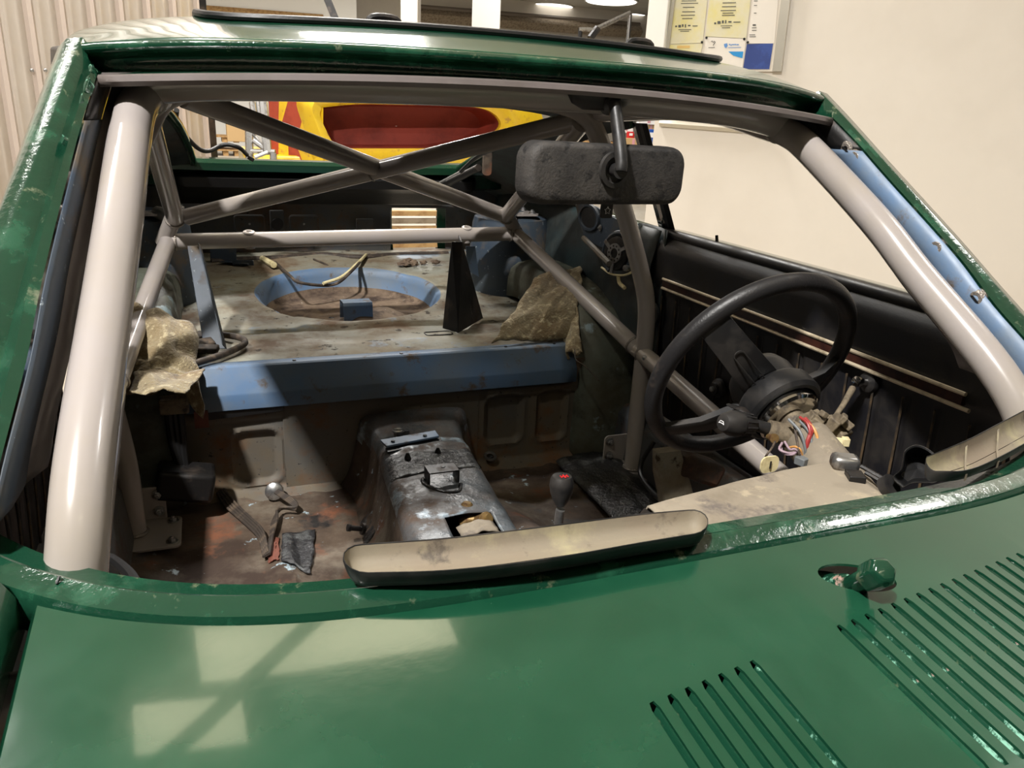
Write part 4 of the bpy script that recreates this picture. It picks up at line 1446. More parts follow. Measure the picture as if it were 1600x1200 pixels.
# --- doors
def door(s):
    d = bpy.data.objects.new('door', None); COL.objects.link(d); place(d, (s * .70, 1.15, .42), car)
    Y0, Y1 = .60, 1.70

    def card(u, v):
        y = Y0 + (Y1 - Y0) * u; z = .43 + .47 * v
        x = .680 - .012 * math.sin(min(1, v * 1.6) * PI / 2)
        if v > .9:
            x += .018 * ((v - .9) / .1) ** 2
        # vertical quilting below the trim strip
        if v < .70:
            fr_ = ((y - Y0) / .064) % 1.0
            x += .006 * math.exp(-((fr_ - .5) / .10) ** 2) * sstep(.02, .08, v) * (1 - sstep(.64, .69, v))
        else:
            x -= .010 * sstep(.70, .76, v) * (1 - sstep(.92, 1.0, v))
        return (s * x, y, z)
    MB().grid(card, 170, 40).build('door_card', BLACKV, d, solid=.006, angle=60)
    # rolled belt top
    P = [Vector((s * .688, Y0 + .05 + (Y1 - Y0 - .03) * i / 12, .896)) for i in range(13)]
    MB().tube(P, .014, 12, flat=1.0).build('belt_roll', BLACKV, d)
    MB().grid(lambda u, v: (s * (.70 + .08 * v), Y0 + .055 + (Y1 - Y0 - .025) * u, .905 - .01 * v * v), 8, 4).build('door_top', GREEN, d, solid=.003)
    MB().grid(lambda u, v: (s * (.78 + .04 * math.sin(v * PI)), Y0 + .055 + (Y1 - Y0 - .025) * u, .895 - .5 * v), 8, 8).build('door_skin', GREEN, d, solid=.003)
    # trim strip: two bright lines, dark band between
    ya, yb = .775, 1.648
    for zz, mt, r, nm in ((.792, TRIMLINE, .0036, 'trim_line'), (.769, TRIMLINE, .0036, 'trim_line')):
        MB().tube([(s * .653, ya + .0 + (.0 if zz > .78 else -.012), zz), (s * .653, (ya + yb) / 2, zz + .001), (s * .653, yb, zz)], r, 8).build(nm, mt, d)
    MB().poly([(s * .653, ya + .004, .772), (s * .653, ya + .004, .790), (s * .653, yb, .790), (s * .653, yb, .772)], (s * .01, 0, 0)).build('trim_band', TRIMWOOD, d)
    for k in range(17):
        y = Y0 + .032 + .064 * k
        if y < Y1 - .02:
            MB().tube(crom([(s * .669, y - .012, .45), (s * .664, y - .004, .56), (s * .664, y, .66), (s * .664, y + .004, .745)], 4), .0022, 6).build('quilt_seam', WORN, d)
    # winder stub, handle stub, lock pin
    p = atX(1357, 597, .662) if s > 0 else Vector((-.662, .93, .70))
    hb = MB().lathe(p, (-s, 0, 0), [(.020, -.004), (.018, .004), (.012, .008)], 20).build('winder_boss', BLACKP, d)
    MB().lathe(p, (-s, -.1, .15), [(.007, .006), (.007, .026), (.0095, .027), (.0095, .033), (.004, .034)], 12).build('winder_spindle', CHROME, hb)
    p = atX(1122, 607, .66) if s > 0 else Vector((-.66, 1.35, .62))
    hb = MB().lathe(p, (-s, 0, 0), [(.024, -.003), (.022, .004), (.014, .008), (.014, .014)], 20).build('pull_boss', BLACKP, d)
    MB().lathe(p, (-s, 0, 0), [(.006, .012), (.006, .02), (.003, .021)], 10).build('pull_screw', STEEL, hb)
    p = Vector((s * .69, 1.452, .905)) if s < 0 else atX(1121, 396, .69)
    MB().tube([p + Vector((0, 0, -.006)), p + Vector((0, .004, .012)), p + Vector((0, .012, .04))], [.0065, .004, .0035], 8).build('lock_pin', DARKST, d)
    return d


door(1)
door(-1).location.x -= .04      # left door set outward to let more light onto the bulkhead
# steel strip along the foot of the right door opening
MB().tube([Vector((.62, .70, .60)), Vector((.62, .56, .66))], .006, 6).build('check_strap', DARKST, car)

# ================================================================== roll cage
cage = thing('roll_cage', 'grey welded tube roll cage bolted inside the green car', 'roll cage', (0, 1.4, .27))
TR = .0222


def ctube(name, pts, r=TR, smooth=0):
    P = crom(pts, smooth) if smooth else [Vector(p) for p in pts]
    return MB().tube(P, r, 22).build(name, CAGE, cage)


def weldring(c, axis, R=TR, r=.0035, parent=cage):
    MB().torus(c, axis, R, r, 28, 6).build('weld_bead', WELD, parent)


for s in (-1, 1):
    ctube('pillar_tube', [(s * .455, 1.085, 1.166), (s * .470, 1.045, 1.155), (s * .478, .995, 1.129), (s * .489, .855, 1.042), (s * .4985, .775, .981), (s * .513, .64, .885), (s * .520, .585, .82), (s * .535, .575, .74), (s * .565, .60, .62), (s * .585, .64, .42), (s * .59, .66, .29)], smooth=6)
    fp = MB().box((s * .585, .67, .288), (.10, .12, .006)).build('foot_plate', CAGE, cage, bevel=.002)
# header bar bowed like the screen
ctube('header_bar', [(-.466, 1.06, 1.166), (-.44, 1.06, 1.178), (-.3, 1.03, 1.187), (0, 1.008, 1.192), (.3, 1.03, 1.186), (.44, 1.06, 1.172), (.466, 1.06, 1.160)], smooth=6)
hoop = [(.60, 1.61, .290), (.603, 1.62, .45), (.606, 1.625, .62), (.602, 1.63, .73), (.575, 1.64, .83), (.515, 1.65, .98), (.455, 1.652, 1.10), (.41, 1.652, 1.165), (.34, 1.652, 1.192), (.2, 1.652, 1.20), (0, 1.652, 1.203)]
full = hoop + [(-x, y, z) for x, y, z in hoop[-2::-1]]
full = [((x - .05 * sstep(.45, .9, z) * sstep(-.3, -.42, x) if x < -.3 else x), y, z) for x, y, z in full]
ctube('main_hoop', full, smooth=6)
for s in (-1, 1):
    ctube('roof_bar', [(s * .462, 1.06, 1.160), (s * .465, 1.3, 1.19), (s * .43, 1.645, 1.18)], smooth=6)
JL = Vector((-.488, 2.262, .862)); JR = Vector((.455, 2.262, .868))
HL = atY(226, 168, 1.66); HR = Vector((.40, 1.66, 1.155))
TLc = atY(270, 168, 1.66); TRc = atY(925, 172, 1.66)
ctube('rear_stay', [HL, JL]); ctube('rear_stay', [HR + Vector((.0, 0, 0)), JR])
ctube('cross_brace', [Vector((-.43, 1.665, 1.168)), JR + Vector((-.018, .0, .006))])
cb0, cb1 = Vector((.42, 1.665, 1.166)), JL + Vector((.03, 0, .004))
ctube('cross_brace', [cb0, cb1])
weldring((cb0 + cb1) / 2, cb1 - cb0, TR + .001, .002)
BLp = atY(262, 378, 2.29); BRp = atY(806, 365, 2.29)
bar = ctube('harness_bar', [BLp, BRp])
for px in (375, 718):
    t = (px - 262) / (806 - 262)
    c = BLp.lerp(BRp, t)
    bu = MB().lathe(c + Vector((0, 0, .014)), (0, -.25, 1), [(.016, 0), (.0165, .009), (.013, .011), (.007, .011), (.0065, .004)], 16).build('harness_bung', CAGE, bar)
    MB().lathe(c - Vector((0, 0, .014)), (0, .1, -1), [(.016, 0), (.015, .009), (.006, .010)], 16).build('harness_bung', CAGE, bar)
HBL = Vector((-.607, 1.63, .612)); HBR = atX(998, 547, .603)
for s, J, B, H in ((-1, JL, BLp, HBL), (1, JR, BRp, HBR)):
    ctube('side_brace', [B + Vector((0, 0, .0)), H])
    # short leg joining the stay foot and harness bar
    ctube('tower_leg', [J + Vector((0, 0, .01)), B + Vector((s * .012, .02, -.005))])
    ctube('tower_leg', [J, Vector((s * .535, 2.40, .858))], TR * .9)
    weldring(B, (H - B)); weldring(B - Vector((s * .02, 0, 0)), (1, 0, 0)); weldring(J, Vector((0, -.6, .3)), TR + .001)
    weldring(H + (B - H).normalized() * .024, (B - H))
    # base plates on the strut towers
    tp = MB().poly([Vector((s * .53 + x, 2.40 + y, .858)) for x, y in rrect(.15, .12, .015, 4)], (0, 0, .006)).build('tower_plate', CAGE, cage)
    for x, y in ((-.055, -.04), (.055, -.04), (-.055, .04), (.055, .04)):
        mb = MB(); bolt(mb, (s * .53 + x, 2.40 + y, .864), (0, 0, 1), .009, .009); mb.build('plate_bolt', STEEL, tp)
    # gusset fin
    # door bar running forward from the hoop
    if s > 0:
        e = atX(1215, 740, .60)
        d = (e - H).normalized()
        ctube('door_bar', [H, H + d * ((e - H).length + .38)])
        weldring(H + d * .024, d)
        mb = MB(); bolt(mb, H + d * .06 + Vector((-.019, -.004, .008)), (-1, -.2, .3), .005, .003); mb.build('cage_screw', STEEL, cage)
    else:
        e = Vector((-.60, 1.09, .525)); d = (e - H).normalized()
        ctube('door_bar', [H, H + d * ((e - H).length + .38)])
    # hoop foot: two plates and their bolts
    f0 = Vector((s * .60, 1.61, .288))
    fp = MB().poly([f0 + Vector((-s * .03 + x, y - .01, -.004)) for x, y in rrect(.12, .13, .012, 4)], (0, 0, .006)).build('foot_plate', CAGE, cage, bevel=.001)
    MB().poly([f0 + Vector((-s * .01 + x, .055, z + .035)) for x, z in rrect(.10, .085, .012, 4)], (0, .005, 0)).build('foot_flange', CAGE, fp, bevel=.001)
    for x, y in ((-s * .072, -.055), (-s * .072, .035)):
        mb = MB(); bolt(mb, f0 + Vector((x, y, .002)), (0, 0, 1), .008, .008); mb.build('foot_bolt', STEEL, fp)
    for x, z in ((-s * .045, .06), (-s * .045, .02)):
        mb = MB(); bolt(mb, f0 + Vector((x, .054, z)), (0, -1, 0), .008, .008); mb.build('foot_bolt', STEEL, fp)
    weldring(f0 + Vector((0, 0, .006)), (0, 0, 1), TR + .001, .004)
# bolt tab at the left stay foot

# ================================================================== loose and fitted things in the cabin
# --- rear-view mirror
MY = .955
mc = atY(937, 271, MY)
mir = thing('rear_view_mirror', 'black plastic rear-view mirror hanging from the windscreen header', 'mirror', mc)
e1 = (atY(1056, 274, MY + .02) - atY(818, 268, MY - .02)); MW = e1.length
ex = e1.normalized(); ey = Vector((0, 1, 0)); ey = (ey - ex * ey.dot(ex)).normalized(); ez = ex.cross(ey)
MH = .078
rg = []
for sc, h in ((.80, -.030), (.90, -.0285), (.96, -.025), (.99, -.019), (1.0, -.012), (1.0, .006), (.985, .008), (.97, .008)):
    rg.append([mc + ex * (x - (1 - sc) * 0) + ez * z + ey * h for x, z in [(px * (1 - (1 - sc) * .35), pz * sc) for px, pz in rrect(MW, MH, .024, 8)]])
MB().rings(rg).build('housing', MIRRORP, mir, angle=50)
MB().poly([mc + ex * x + ez * z + ey * .0078 for x, z in rrect(MW * .95, MH * .9, .02, 6)], ey * .001).build('glass', CHROME, mir)
jc = atY(963, 266, MY - .036)
MB().lathe(jc + ey * .004, -ey, [(.024, -.004), (.023, .002), (.017, .003), (.015, -.003), (.0, -.003)], 26, caps=False).build('joint_ring', BLACKP, mir)
s0 = atY(960, 160, MY - .012); s1 = atY(966, 205, MY - .03); s2 = atY(971, 250, MY - .048); s3 = atY(970, 268, MY - .052)
MB().tube(crom([s0, s1, s2, s3], 6), [.0085] * 6 + [.0085] * 6 + [.008] * 6 + [.0075], 14).build('stem', BLACKP, mir)
MB().tube([s3, jc - ey * .0, jc + ey * .006], [.0095, .0095, .0085], 14).build('ball_joint', BLACKP, mir)
hm = atY(938, 148, .985)
rg = []
for sc, dz in ((1.0, .012), (1.0, -.002), (.85, -.012), (.5, -.02)):
    rg.append([hm + Vector((math.cos(a) * .048 * sc, math.sin(a) * .03 * sc, dz)) for a in [2 * PI * k / 28 for k in range(28)]])
MB().rings(rg).build('mount', BLACKP, mir)
MB().tube([hm + Vector((.012, -.005, -.012)), s0], [.014, .009], 14).build('mount_neck', BLACKP, mir)
# key fob hanging under the mirror, with a star outline
fc = atY(949, 329, MY - .005)
fob = thing('star_tag', 'small black tag with a white star outline hanging below the mirror', 'tag', fc + Vector((0, 0, -.012)))
MB().poly([fc + ex * x + ez * z for x, z in rrect(.0195, .021, .003, 4)], ey * .004).build('tag_body', BLACKP, fob, bevel=.0008)
st = [fc + ex * (math.cos(PI / 2 + k * PI / 5) * (.0052 if k % 2 == 0 else .0028)) + ez * (math.sin(PI / 2 + k * PI / 5) * (.0052 if k % 2 == 0 else .0028)) - ey * .0006 for k in range(10)]
MB().tube(st + [st[0]], .00055, 5, caps=False).build('star_print', STARW, fob)
MB().tube([fc + ez * .0095, fc + ez * .018 + ey * .006], .002, 6).build('loop', BLACKP, fob)

# --- steering wheel and column
SC = Vector((.383, .944, .797)); SN = Vector((-.02, .914, .405)).normalized()
u_, w_, d_ = frame_of(SN)
sw = thing('steering_wheel', 'black leather steering wheel on a bare column in front of the door', 'steering wheel', SC)
RR, rr0 = .1715, .0140
MB().torus(SC, SN, RR, rr0, 80, 16).build('rim', LEATHER, sw)


def project(P):
    d = Vector(P) - CAM
    c = [sum(RM[i][j] * d[i] for i in range(3)) for j in range(3)]
    return 800 + FPX * c[0] / c[2], 600 + FPX * c[1] / c[2]


def rim_angle(px, py):
    return min([2 * PI * k / 360 for k in range(360)], key=lambda a: (project(SC + (u_ * math.cos(a) + w_ * math.sin(a)) * RR)[0] - px) ** 2 + (project(SC + (u_ * math.cos(a) + w_ * math.sin(a)) * RR)[1] - py) ** 2)


hub = SC - SN * .05
A0 = rim_angle(1112, 505); A1 = rim_angle(1035, 668); A2 = rim_angle(1300, 560)
for a, wd in ((A0, .052), (A1, .034), (A2, .034)):
    e = u_ * math.cos(a) + w_ * math.sin(a); t_ = SN.cross(e)
    rg = []
    for q, h, wk, th in ((.025, -.052, 1.15, .010), (.06, -.050, 1.1, .010), (.11, -.036, 1.0, .010), (.15, -.014, .95, .010), (.170, -.002, .9, .010)):
        c = SC + e * q + SN * h
        rg.append([c + t_ * (wd * wk / 2 * x) + SN * (th / 2 * z) for x, z in ((-1, -1), (-.85, -1.3), (.85, -1.3), (1, -1), (1, 1), (-1, 1))])
    sp_ = MB().rings(rg).build('spoke', BLACKP, sw, angle=30)
    if wd > .05:
        o = [SC + e * (.085 + x) + SN * (-.055 + x * .42) + t_ * y for x, y in rrect(.07, .016, .007, 4)]
        MB().tube(o + [o[0]], .0012, 5, caps=False).build('spoke_pressing', BLACKP, sp_)
MB().lathe(SC, -SN, [(.030, .0), (.046, .012), (.052, .03), (.052, .06), (.046, .066)], 36).build('hub_cover', BLACKP, sw)
col_ = thing('steering_column', 'stripped steering column with dusty switchgear, stalk and loose wires', 'steering column', hub - SN * .2)
MB().lathe(SC, -SN, [(.056, .058), (.062, .066), (.063, .092), (.058, .098), (.052, .098), (.051, .07)], 40, caps=False).build('upper_shroud', BLACKP, col_)
MB().lathe(SC, -SN, [(.044, .094), (.049, .098), (.049, .108), (.045, .112), (.040, .112)], 40).build('cancel_ring', CHROME, col_)
MB().lathe(SC, -SN, [(.020, .10), (.020, .38)], 24).build('column_tube', SWITCH, col_)
MB().lathe(SC, -SN, [(.032, .150), (.034, .155), (.034, .29), (.030, .295)], 24).build('column_jacket', DUST, col_)
# shroud half to the left of the hub (dark funnel)
e = u_ * math.cos(A0) + w_ * math.sin(A0); t_ = SN.cross(e)
# switchgear lumps


def atcol(px, py, depth):
    return atD(px, py, depth)


DC = ((SC - SN * .13) - CAM).dot(Vector((RM[0][2], RM[1][2], RM[2][2])))
lumps = ((1262, 668, .05, .03, .04, .3), (1285, 665, .04, .022, .028, -.3), (1302, 662, .03, .018, .026, .5), (1310, 672, .026, .03, .018, .2), (1250, 690, .03, .03, .03, .9), (1272, 655, .02, .02, .018, 1.1), (1238, 682, .028, .026, .026, -.5))
for k, (px, py, a, b, c, r) in enumerate(lumps):
    p = atcol(px, py, DC + .01 * math.sin(k * 2.1))
    mb = MB().box(p, (a, b, c), Matrix.Rotation(r, 3, 'Z') @ Matrix.Rotation(.5, 3, 'X'))
    mb.box(p + Vector((.004, -.012, .012)), (a * .6, b * .5, c * .5), Matrix.Rotation(r + .3, 3, 'Z') @ Matrix.Rotation(.5, 3, 'X'))
    mb.build('switch_block', SWITCH, col_, bevel=.002)
p = atcol(1300, 690, DC - .02)
cn = MB().box(p, (.016, .05, .012), Matrix.Rotation(-.5, 3, 'Z') @ Matrix.Rotation(-.4, 3, 'X')); cn.box(p + Vector((.004, -.02, .008)), (.010, .012, .012), Matrix.Rotation(-.5, 3, 'Z'))
cn.build('cream_connector', CREAMPL, col_, bevel=.001)
# turn signal stalk: collar, neck, ribbed knob with end cap
q0 = atcol(1232, 680, DC - .01); q1 = atcol(1200, 670, DC - .012); q2 = atcol(1180, 664, DC - .016); q3 = atcol(1128, 660, DC - .05)
MB().tube([q0, q0.lerp(q1, .45), q1], [.017, .0155, .0135], 18).build('stalk_collar', SWITCH, col_)
MB().tube([q1, q2], [.0095, .0085], 14).build('stalk_neck', BLACKP, col_)
dk = (q3 - q2); Lk = dk.length; dk.normalize()
kb = MB().lathe(q2, dk, [(.008, 0), (.013, Lk * .15), (.0165, Lk * .38), (.0165, Lk * .50), (.019, Lk * .54), (.0185, Lk * .74), (.0165, Lk * .80), (.015, Lk * .9), (.012, Lk * .97), (.006, Lk)], 28).build('stalk_knob', BLACKP, col_)
uk, wk, _ = frame_of(dk)
for k in range(12):
    a = 2 * PI * k / 12
    c = q2 + dk * (Lk * .33) + (uk * math.cos(a) + wk * math.sin(a)) * .0165
    MB().tube([c - dk * .012 - (uk * math.cos(a) + wk * math.sin(a)) * .0015, c + dk * .010], .0018, 5).build('knob_rib', BLACKP, kb)
cwp = q3 - dk * .0005
ws = [cwp + dk * .0012 + uk * x + wk * z for x, z in ((-.005, -.002), (-.003, .002), (.003, .002), (.005, -.002), (.003, -.001), (-.003, -.001))]
MB().tube(ws + [ws[0]], .0006, 5, caps=False).build('wiper_symbol', STARW, kb)
MB().tube([q1.lerp(q2, .5), atcol(1160, 640, DC - .0), atcol(1137, 632, DC + .02)], [.006, .009, .004], 8, flat=.4).build('stalk_lever', DARKST, col_)
# right hand stalk
MB().tube([atcol(1302, 655, DC + .01), atcol(1318, 632, DC + .04), atcol(1332, 607, DC + .07)], [.0035, .0045, .0055], 10).build('right_stalk', SWITCH, col_)
# wires
wp = [((1258, 654), (1268, 670), (1262, 690), (1258, 712), REDW, .0032), ((1252, 655), (1270, 668), (1277, 690), (1264, 716), ORANGEW, .0022), ((1250, 658), (1264, 675), (1268, 695), (1260, 716), GREYW, .0022),
      ((1232, 655), (1250, 675), (1258, 700), (1257, 716), GREYW, .0022), ((1250, 652), (1262, 662), (1266, 680), (1262, 700), REDW, .0022), ((1222, 692), (1218, 702), (1232, 708), (1246, 706), LILACW, .0018),
      ((1220, 698), (1224, 708), (1238, 710), (1246, 704), LILACW, .0018), ((1226, 690), (1234, 702), (1242, 702), (1252, 710), LILACW, .0016), ((1230, 700), (1242, 698), (1250, 702), (1254, 712), ORANGEW, .0016),
      ((1212, 688), (1206, 700), (1200, 708), (1196, 714), DIRTW, .0016), ((1240, 660), (1246, 690), (1248, 705), (1250, 715), DIRTW, .0018)]
for a, b, c, d, mt, r in wp:
    pts = [atcol(a[0], a[1], DC - .035), atcol(b[0], b[1], DC - .05), atcol(c[0], c[1], DC - .055), atcol(d[0], d[1], DC - .05)]
    MB().tube(crom(pts, 6), r, 7).build('wire', mt, col_)
MB().box(atcol(1258, 718, DC - .05), (.032, .016, .012), Matrix.Rotation(.3, 3, 'Z')).build('wire_plug', GREYW, col_, bevel=.0015)
MB().lathe(atcol(1206, 684, DC - .03), (-.3, -1, .3), [(.005, -.01), (.005, .004), (.007, .005), (.007, .009)], 10).build('column_screw', BRASS, col_)

# --- dusty instrument shelf (folded sheet box)
zs = .752
P_ = [atZ(1000, 792, zs - .004), atZ(1042, 764, zs), atZ(1300, 713, zs), atZ(1318, 725, zs), atZ(1384, 776, zs), atZ(1420, 800, zs), atZ(1110, 880, zs)]
dash = thing('instrument_shelf', 'dust covered beige sheet metal instrument shelf below the steering wheel', 'shelf', (.2, .62, .70))
A, B = atZ(1008, 786, zs), atZ(1306, 714, zs)
Cc, D = atZ(1386, 778, zs), atZ(1085, 850, zs)
A = Vector((A.x, A.y, zs)); 


def shelf(u, v):
    p = A.lerp(B, u).lerp(D.lerp(Cc, u) + Vector((.0, -.03, 0)), v)
    z = zs + .004 * math.sin(u * PI) - .002 * v
    if v < .06:
        z -= .010 * (1 - v / .06) ** 2
    return Vector((p.x, p.y, z + .0012 * nz(u * 5, v * 3)))


MB().grid(shelf, 40, 24).build('shelf_top', DUST, dash, solid=.003)
mb = MB()
mb.rings([[A + Vector((0, 0, -.008)), B + Vector((0, 0, -.008))], [A + Vector((0, .006, -.03)), B + Vector((0, .006, -.03))], [A + Vector((0, -.01, -.10)), B + Vector((0, -.01, -.10))]], closed=False, caps=False)
mb.build('shelf_back', DUST, dash, solid=.003)
mb = MB().rings([[A + Vector((0, 0, -.006)), D + Vector((0, -.03, -.002))], [A + Vector((-.012, 0, -.02)), D + Vector((-.012, -.03, -.02))], [A + Vector((-.006, 0, -.07)), D + Vector((-.006, -.03, -.07))]], closed=False, caps=False)
mb.build('shelf_end', DARKST, dash, solid=.003)
mb = MB().rings([[B + Vector((0, 0, -.006)), Cc + Vector((0, -.03, -.002))], [B + Vector((.012, 0, -.03)), Cc + Vector((.012, -.03, -.03))], [B + Vector((.02, 0, -.12)), Cc + Vector((.02, -.03, -.12))]], closed=False, caps=False)
mb.build('shelf_end', DARKST, dash, solid=.003)
p = atZ(1320, 722, zs + .008)
MB().box(p, (.034, .026, .02), Matrix.Rotation(-.5, 3, 'Z')).build('shelf_clamp', STEEL, dash, bevel=.006)
p = atZ(1336, 745, zs + .002)
MB().box(p, (.020, .024, .010), Matrix.Rotation(-.5, 3, 'Z')).build('shelf_tab', DARKST, dash, bevel=.001)
p = atZ(1203, 726, zs + .012)
mb = MB().rings([[p + Vector((x * .9, 0 + dy, z)) for x, z in rrect(.030, .022, .008, 5)] for dy in (0, .002)])
tb = mb.build('cream_tab', CREAMPL, dash)
MB().box(p + Vector((0, -.0012, 0)), (.002, .001, .010)).build('tab_slot', RUBBER, tb)
for px, py, an in ((1345, 742, .1), (1352, 752, .05)):
    a = atZ(px, py - 14, zs - .01); b = atZ(px + 50, py + 14, zs - .02)
    MB().tube([a, b], .003, 6).build('bonnet_cable', DARKST, dash)

# --- demister ducts: two loose open trays
def tray(name, near, far, z, depth, label, ribs=0, rise=0.0):
    """near / far: lists of pixels along the near and far rims"""
    t_ = thing(name, label, 'air duct', atZ(*near[len(near) // 2], z) - Vector((0, 0, depth)), 'demister ducts')
    nrm_ = crom([atZ(x, y, z) for x, y in near], 6); fr_ = crom([atZ(x, y, z + rise) for x, y in far], 6)
    n = min(len(nrm_), len(fr_))
    # outline loop with rounded ends
    loop = nrm_[:n]
    e_end = nrm_[n - 1]; f_end = fr_[n - 1]
    c = (e_end + f_end) / 2
    dirx = (nrm_[n - 1] - nrm_[n - 3]).normalized()
    rad = (f_end - e_end).length / 2
    endarc = [c + (e_end - c) * math.cos(a) + dirx * rad * math.sin(a) * .8 for a in [PI * k / 8 for k in range(1, 8)]]
    e0, f0 = nrm_[0], fr_[0]; c0 = (e0 + f0) / 2; d0 = (nrm_[0] - nrm_[2]).normalized(); r0 = (f0 - e0).length / 2
    startarc = [c0 + (f0 - c0) * math.cos(a) + d0 * r0 * math.sin(a) * .8 for a in [PI * k / 8 for k in range(1, 8)]]
    loop = loop + endarc + fr_[:n][::-1] + startarc
    cen = [None] * len(loop)
    # matching centre points
    mids = [(a + b) / 2 for a, b in zip(nrm_[:n], fr_[:n])]
    for i, p in enumerate(loop):
        cen[i] = min(mids, key=lambda q: (q - p).length)
    def ring(k, dz, up=0):
        return [c_ + (p - c_) * k + Vector((0, 0, dz)) for p, c_ in zip(loop, cen)]
    outer = MB().rings([ring(.30, -depth), ring(.75, -depth * .92), ring(.93, -depth * .5), ring(1.0, -.003), ring(1.03, -.001), ring(1.03, .0015), ring(.99, .0015), ring(.98, .001)], True, False)
    outer.build('duct_shell', BLACKP, t_, angle=60)
    inner = MB().rings([ring(.985, .0008), ring(.95, -.002), ring(.88, -depth * .45), ring(.70, -depth * .84), ring(.30, -depth * .92), ring(.02, -depth * .92)], True, False)
    inner.build('duct_liner', DUSTDUCT, t_, angle=60)
    for k in range(ribs):
        i = int((k + 1) * n / (ribs + 1))
        a = nrm_[i]; b = fr_[i]
        MB().poly([a + Vector((0, 0, -.004)), a.lerp(b, .5) + Vector((0, 0, -.010)), b + Vector((0, 0, -.004)), b + Vector((0, 0, -depth * .8)), a + Vector((0, 0, -depth * .8))], (.003, 0, 0)).build('duct_rib', DUSTDUCT, t_)
    return t_


tray('demister_duct', [(575, 897), (700, 893), (850, 876), (1000, 850), (1085, 836)], [(566, 853), (700, 843), (850, 825), (1000, 806), (1075, 799)], .842, .015, 'long dusty demister duct tray lying along the windscreen sill')
tray('demister_duct', [(1462, 738), (1510, 736), (1560, 716), (1640, 672)], [(1452, 714), (1510, 690), (1560, 664), (1640, 622)], .842, .014, 'short dusty ribbed demister duct by the right windscreen pillar', ribs=2, rise=.012)

# --- black funnel elbow beside the right duct
h0 = atZ(1382, 762, .775); h1 = atZ(1406, 752, .79); h2 = atZ(1428, 735, .80)
fn = thing('air_funnel', 'black plastic air funnel elbow lying beside the right demister duct', 'air funnel', h0)
vd = (CAM - h2).normalized()
MB().tube([h0, h0.lerp(h1, .5)], [.012, .013], 16).build('funnel_spout', BLACKP, fn)
uu = (h2 - h1).normalized(); vv = vd.cross(uu).normalized()
out = []
for x, y in ((-.026, -.007), (-.012, -.010), (.0, -.018), (.010, -.024), (.024, -.022), (.033, -.010), (.033, .008), (.025, .020), (.010, .022), (.0, .016), (-.012, .009), (-.026, .007)):
    out.append(h2 + uu * x + vv * y)
out = crom(out + [out[0]], 4)[:-1]
cc = sum(out, Vector()) / len(out)
MB().rings([[cc + (p - cc) * k + vd * h for p in out] for k, h in ((.8, -.035), (.95, -.025), (1.0, 0), (1.04, .003), (1.0, .005), (.93, .004), (.90, -.01), (.7, -.028), (.02, -.03))], True, False).build('funnel_mouth', RUBBER, fn)

# --- gear lever
gx = .022
kc = atX(878, 766, gx)
gl = thing('gear_lever', 'gear lever with a dark round knob and red shift pattern', 'gear lever', Vector((gx, 1.06, .41)))
MB().lathe(kc - Vector((0, 0, .034)), (0, .05, 1), [(.006, .010), (.008, .013), (.012, .020), (.0155, .030), (.017, .040), (.0162, .049), (.0135, .0545), (.009, .0565), (.0, .057)], 28, caps=False).build('knob', BLACKP, gl)
for dx, L in ((-.006, .008), (.0, .012), (.006, .008)):
    MB().box(kc + Vector((dx * .8, -.004, .0232)), (.0014, L * .8, .0008)).build('shift_pattern', REDPL, gl)
MB().box(kc + Vector((0, -.004, .0232)), (.011, .0014, .0008)).build('shift_pattern', REDPL, gl)
MB().tube(crom([kc - Vector((0, 0, .03)), kc - Vector((.001, -.02, .11)), Vector((gx, 1.03, .50)), Vector((gx, 1.06, .40))], 6), .0065, 12).build('rod', STEEL, gl)

# --- black cloth gaiter / trim sheet hanging right of the tunnel, floor bits
def cloth(name, fn, nu, nv, mat, label, cat, th=.003):
    o = MB().grid(fn, nu, nv).build(name, mat, None, solid=th, angle=70)
    return tag(o, label, cat)


def quadfn(c00, c10, c01, c11, fold, amp, seed, z_off=None, edge=.0):
    def fn(u, v):
        e = edge * nz(u * 7 + seed, v * 7)
        uu = min(1, max(0, u)); vv = min(1, max(0, v))
        p = c00.lerp(c10, uu).lerp(c01.lerp(c11, uu), vv)
        n = (c10 - c00).cross(c01 - c00).normalized()
        return p + n * (amp * nz(u * fold + seed, v * fold, seed)) + (c10 - c00) * e + (c01 - c00) * (edge * nz(u * 9, v * 3, seed + 5))
    return fn


def felt_right(u, v):
    e = .03 * nz(u * 6, v * 6, 3)
    a = Vector((.265 + .235 * u, 1.825, .598)); b = Vector((.47 + .17 * u, 2.04 + .05 * u, .742 - .02 * (1 - u)))
    p = a.lerp(b, v)
    x = p.x + e * .5
    hump = .03 * math.sin(v * PI) * (.3 + u)
    return Vector((x, p.y + .2 * e - .02 * math.sin(v * PI), p.z + hump + .018 * nz(u * 2.4, v * 2.4, 3) + .006 * nz(u * 8, v * 8)))


cloth('felt_underlay', felt_right, 36, 26, JUTE, 'torn tan felt underlay draped over the right wheel arch', 'felt sheet', .006)
cloth('felt_flap', quadfn(atX(888, 560, .47), atX(905, 548, .49), atX(868, 470, .50), atX(900, 478, .53), 2.0, .025, 8.4, edge=.06), 16, 20, JUTE, 'narrow felt flap hanging at the right end of the blue lip', 'felt sheet', .006)
AP = crom([(0, 1.75, .545), (0, 1.775, .575), (0, 1.81, .62), (0, 1.86, .66), (0, 1.92, .69)], 5)


